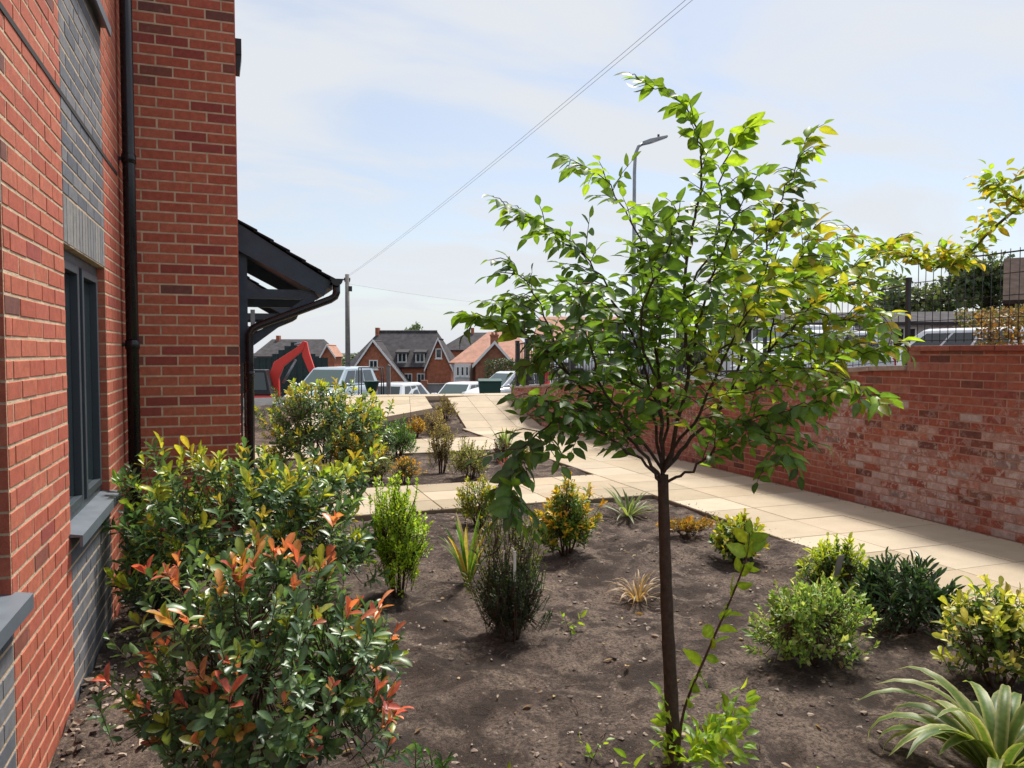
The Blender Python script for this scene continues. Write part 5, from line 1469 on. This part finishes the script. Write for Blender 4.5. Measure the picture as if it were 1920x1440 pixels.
hd_ = MB().raw([(.20, -.07, 6.98 - lz), (.40, -.10, 7.03 - lz), (.86, -.08, 7.19 - lz), (.86, .08, 7.19 - lz), (.40, .10, 7.03 - lz), (.20, .07, 6.98 - lz), (.20, -.06, 7.07 - lz), (.40, -.08, 7.14 - lz), (.84, -.06, 7.235 - lz), (.84, .06, 7.235 - lz), (.40, .08, 7.14 - lz), (.20, .06, 7.07 - lz)],
    [(0, 1, 2, 3, 4, 5), (11, 10, 9, 8, 7, 6)] + [(i, i + 6, (i + 1) % 6 + 6, (i + 1) % 6) for i in range(6)]).build('lamp_head', M['galv'], lp, bevel=.008)
MB().raw([(.44, -.06, 7.035 - lz), (.80, -.05, 7.16 - lz), (.80, .05, 7.16 - lz), (.44, .06, 7.035 - lz), (.44, -.06, 7.06 - lz), (.80, -.05, 7.18 - lz), (.80, .05, 7.18 - lz), (.44, .06, 7.06 - lz)], QUADBOX).build('lens', M['lamp_clear'], hd_)
MB().tube([(.62, 0, 7.18 - lz), (.62, 0, 7.26 - lz)], .03, 8).build('photocell', M['car_black'], hd_)

# --- site clutter: red post, bin, tub stand, grey post
rp = empty('red_post', (6.62, 16.35, gz(6.62, 16.35)), 0, 'stubby red plastic post behind the far end of the railing', 'post')
MB().tube([(0, 0, 0), (0, 0, .06), (0, 0, .08), (0, 0, .34), (0, 0, .38), (0, 0, .44), (0, 0, .50), (0, 0, .72), (0, 0, .76)], [.13, .13, .10, .085, .05, .05, .08, .075, .03], 14).build('shaft', M['plastic_red'], rp)
MB().tube([(0, 0, .56), (0, 0, .64)], .081, 14).build('band', M['white_paint'], rp)
bn = empty('wheelie_bin', (8.75, 27.2, gz(8.75, 27.2)), R(-15), 'dark green wheeled bin beside the white hatchback', 'bin')
MB().raw([(-.33, -.33, .12), (.33, -.33, .12), (.33, .33, .12), (-.33, .33, .12), (-.42, -.42, 1.0), (.42, -.42, 1.0), (.42, .42, 1.0), (-.42, .42, 1.0)], QUADBOX).build('tub', M['plastic_green'], bn, bevel=.03)
MB().prism([(-.46, 1.002), (.46, 1.002), (.44, 1.06), (.1, 1.12), (-.44, 1.06)], 'x', -.44, .44).build('lid', M['plastic_green'], bn, bevel=.02)
for x in (-.3, .3): MB().tube([(x - .04, .36, .12), (x + .04, .36, .12)], .12, 14).build('wheel', M['rubber'], bn)
ts = empty('tub_stand', (3.87, 24.07, gz(3.87, 24.07)), CAMRZ, 'green tub hung in a thin dark metal frame among the site clutter', 'stand')
for x in (-.36, .34):
    for y in (-.2, .2): MB().tube([(x, y, -.05), (x, y, 1.02)], .018, 6).build('leg', M['iron'], ts)
MB().tube([(-.36, -.2, 1.02), (.34, -.2, 1.02), (.34, .2, 1.02), (-.36, .2, 1.02), (-.36, -.2, 1.02)], .018, 6).build('frame', M['iron'], ts)
MB().tube([(0, 0, .22), (0, 0, .30), (0, 0, .58), (0, 0, .60)], [.10, .16, .24, .27], 16).build('tub', M['plastic_green'], ts)
MB().bar((-.36, 0, .56), (.34, 0, .56), .03, .03).build('cross_bar', M['galv'], ts)
gp = empty('grey_post', (4.35, 23.8, gz(4.35, 23.8)), CAMRZ, 'square grey timber post next to the green tub', 'post')
MB().box(-.06, .06, -.06, .06, -.1, 1.02).build('shaft', M['wood_pole'], gp, bevel=.008)
MB().prism([(-.07, 1.021), (.07, 1.021), (0, 1.07)], 'y', -.07, .07).build('cap', M['wood_pole'], gp)

# --- trees and hedges behind
def far_tree(name, label, loc, trunk_h, rx, rz, n, L, pal, cat='tree', group=None):
    root = empty(name, loc, 0, label, cat, group)
    mb = MB()
    top = trunk_h + rz
    mb.tube([(0, 0, -.3), (.05, .02, trunk_h * .6), (0, 0, trunk_h + rz * .7)], [rx * .085, rx * .065, rx * .02], 8)
    for i in range(9):
        a = 2.4 * i; z0 = trunk_h + rz * (.05 + .12 * i) * .7
        mb.tube([(0, 0, z0), (math.cos(a) * rx * .35, math.sin(a) * rx * .35, z0 + rz * .25), (math.cos(a) * rx * .7, math.sin(a) * rx * .7, z0 + rz * .45)], [rx * .03, rx * .02, rx * .006], 5)
    mb.build('trunk', M['bark'], root, (.07, .055, .045))
    K = 34; cen = []
    for i in range(K):
        u = nrm(rng.normal(0, 1, 3)); q = random.uniform(.35, .95)
        cen.append((u * np.array([rx, rx, rz]) * q, random.uniform(.22, .4)))
    P = []; Nn = []; 
    for c, rr in cen:
        m = n // K
        u = nrm(rng.normal(0, 1, (m, 3)))
        P.append(c + u * np.array([rx, rx, rz]) * rr * (rng.uniform(.3, 1, (m, 1)) ** .5)); Nn.append(u + np.array([0, 0, .6]))
    P = np.concatenate(P); Nn = np.concatenate(Nn)
    P[:, 2] += trunk_h + rz
    lv = Leaves(); S = L * rng.uniform(.6, 1.3, len(P))
    lv.add(P, rng.normal(0, 1, P.shape), Nn + rng.normal(0, .4, P.shape), S, S * .35, rng.integers(0, len(pal), len(P)))
    put_foliage(root, lv, pal, 'small', M['leaf'], 0, name='crown')
GT = [(.09, .14, .07), (.12, .18, .09), (.07, .11, .055), (.15, .20, .11)]
tp = view_pt((770 - 960) * 92 / 1440, 92, 0)
far_tree('broadleaf_tree', 'round pale green tree standing behind the slate-roofed house', (tp[0], tp[1], gz(tp[0], tp[1])), 4.2, 1.9, 1.75, 5200, .34, GT)
for (px, d, th_, rx, rz_, lab) in ((1710, 46, 2.2, 2.8, 1.9, 'dark green tree beyond the pale building roof'), (1480, 60, 1.5, 3.2, 2.0, 'broad green tree far behind the young tree'), (1850, 42, 3.0, 2.4, 1.7, 'olive green tree beside the brown brick house'), (1300, 70, 1.2, 3.0, 2.0, 'dull green tree beyond the car park behind the lamp')):
    p = view_pt((px - 960) * d / 1440, d, 0)
    far_tree('broadleaf_tree', lab, (p[0], p[1], gz(p[0], p[1])), th_, rx, rz_, 3800, .32, [(.06, .10, .04), (.09, .13, .05), (.12, .14, .05)])
def hedge(label, a, b_, h, t, n, pal, L=.12):
    a = np.array(a, float); b_ = np.array(b_, float)
    z0 = gz(*((a + b_) / 2))
    root = empty('hedge', ((a[0] + b_[0]) / 2, (a[1] + b_[1]) / 2, z0), 0, label, 'hedge')
    c = (a + b_) / 2; tt = rng.uniform(0, 1, n)
    base = a[None] + (b_ - a)[None] * tt[:, None] - c
    nn = np.array([-(b_ - a)[1], (b_ - a)[0]]) / np.linalg.norm(b_ - a)
    off = rng.uniform(-1, 1, n); zz_ = h * rng.uniform(0, 1, n) ** .6
    bump_ = np.array([.12 * mnoise.noise(Vector((x * 9, 1, 2))) for x in tt])
    P = np.stack([base[:, 0] + nn[0] * off * t, base[:, 1] + nn[1] * off * t, zz_ * (1 + bump_)], 1)
    lv = Leaves(); S = L * rng.uniform(.6, 1.3, n)
    lv.add(P, rng.normal(0, 1, P.shape), np.stack([nn[0] * off, nn[1] * off, zz_ / h], 1) + rng.normal(0, .4, P.shape), S, S * .3, rng.integers(0, len(pal), n))
    mb = MB()
    d = (b_ - a) / np.linalg.norm(b_ - a)
    ln = np.linalg.norm(b_ - a)
    for i in range(int(ln / .5)):
        q = a + d * (i + .25) * .5 - c
        mb.tube([(q[0], q[1], -.1), (q[0] + .05, q[1], h * .85)], [.03, .012], 5)
    mb.build('stem', M['twig'], root)
    put_foliage(root, lv, pal, 'small', M['leaf'], 0)
hedge('dark hedge along the foot of the far houses', view_pt(-1.6, 46, 0)[:2], view_pt(5, 47, 0)[:2], 1.5, .5, 4200, [(.03, .06, .025), (.05, .085, .03), (.025, .045, .02)])
hedge('long low hedge behind the left-hand houses', view_pt(-45, 95, 0)[:2], view_pt(-8, 92, 0)[:2], 4.0, 1.2, 6000, GT, .5)
hedge('olive hedge in front of the brown brick house', view_pt(13.8, 24, 0)[:2], view_pt(19.5, 21.5, 0)[:2], 2.3, .45, 5200, [(.09, .11, .03), (.13, .14, .04), (.2, .13, .04)])
hedge('rusty brown hedge behind the end of the mesh fence', view_pt(8.5, 14, 0)[:2], view_pt(11.5, 13.4, 0)[:2], 1.75, .35, 4600, [(.24, .12, .035), (.30, .16, .04), (.16, .10, .035), (.14, .13, .04)], .09)
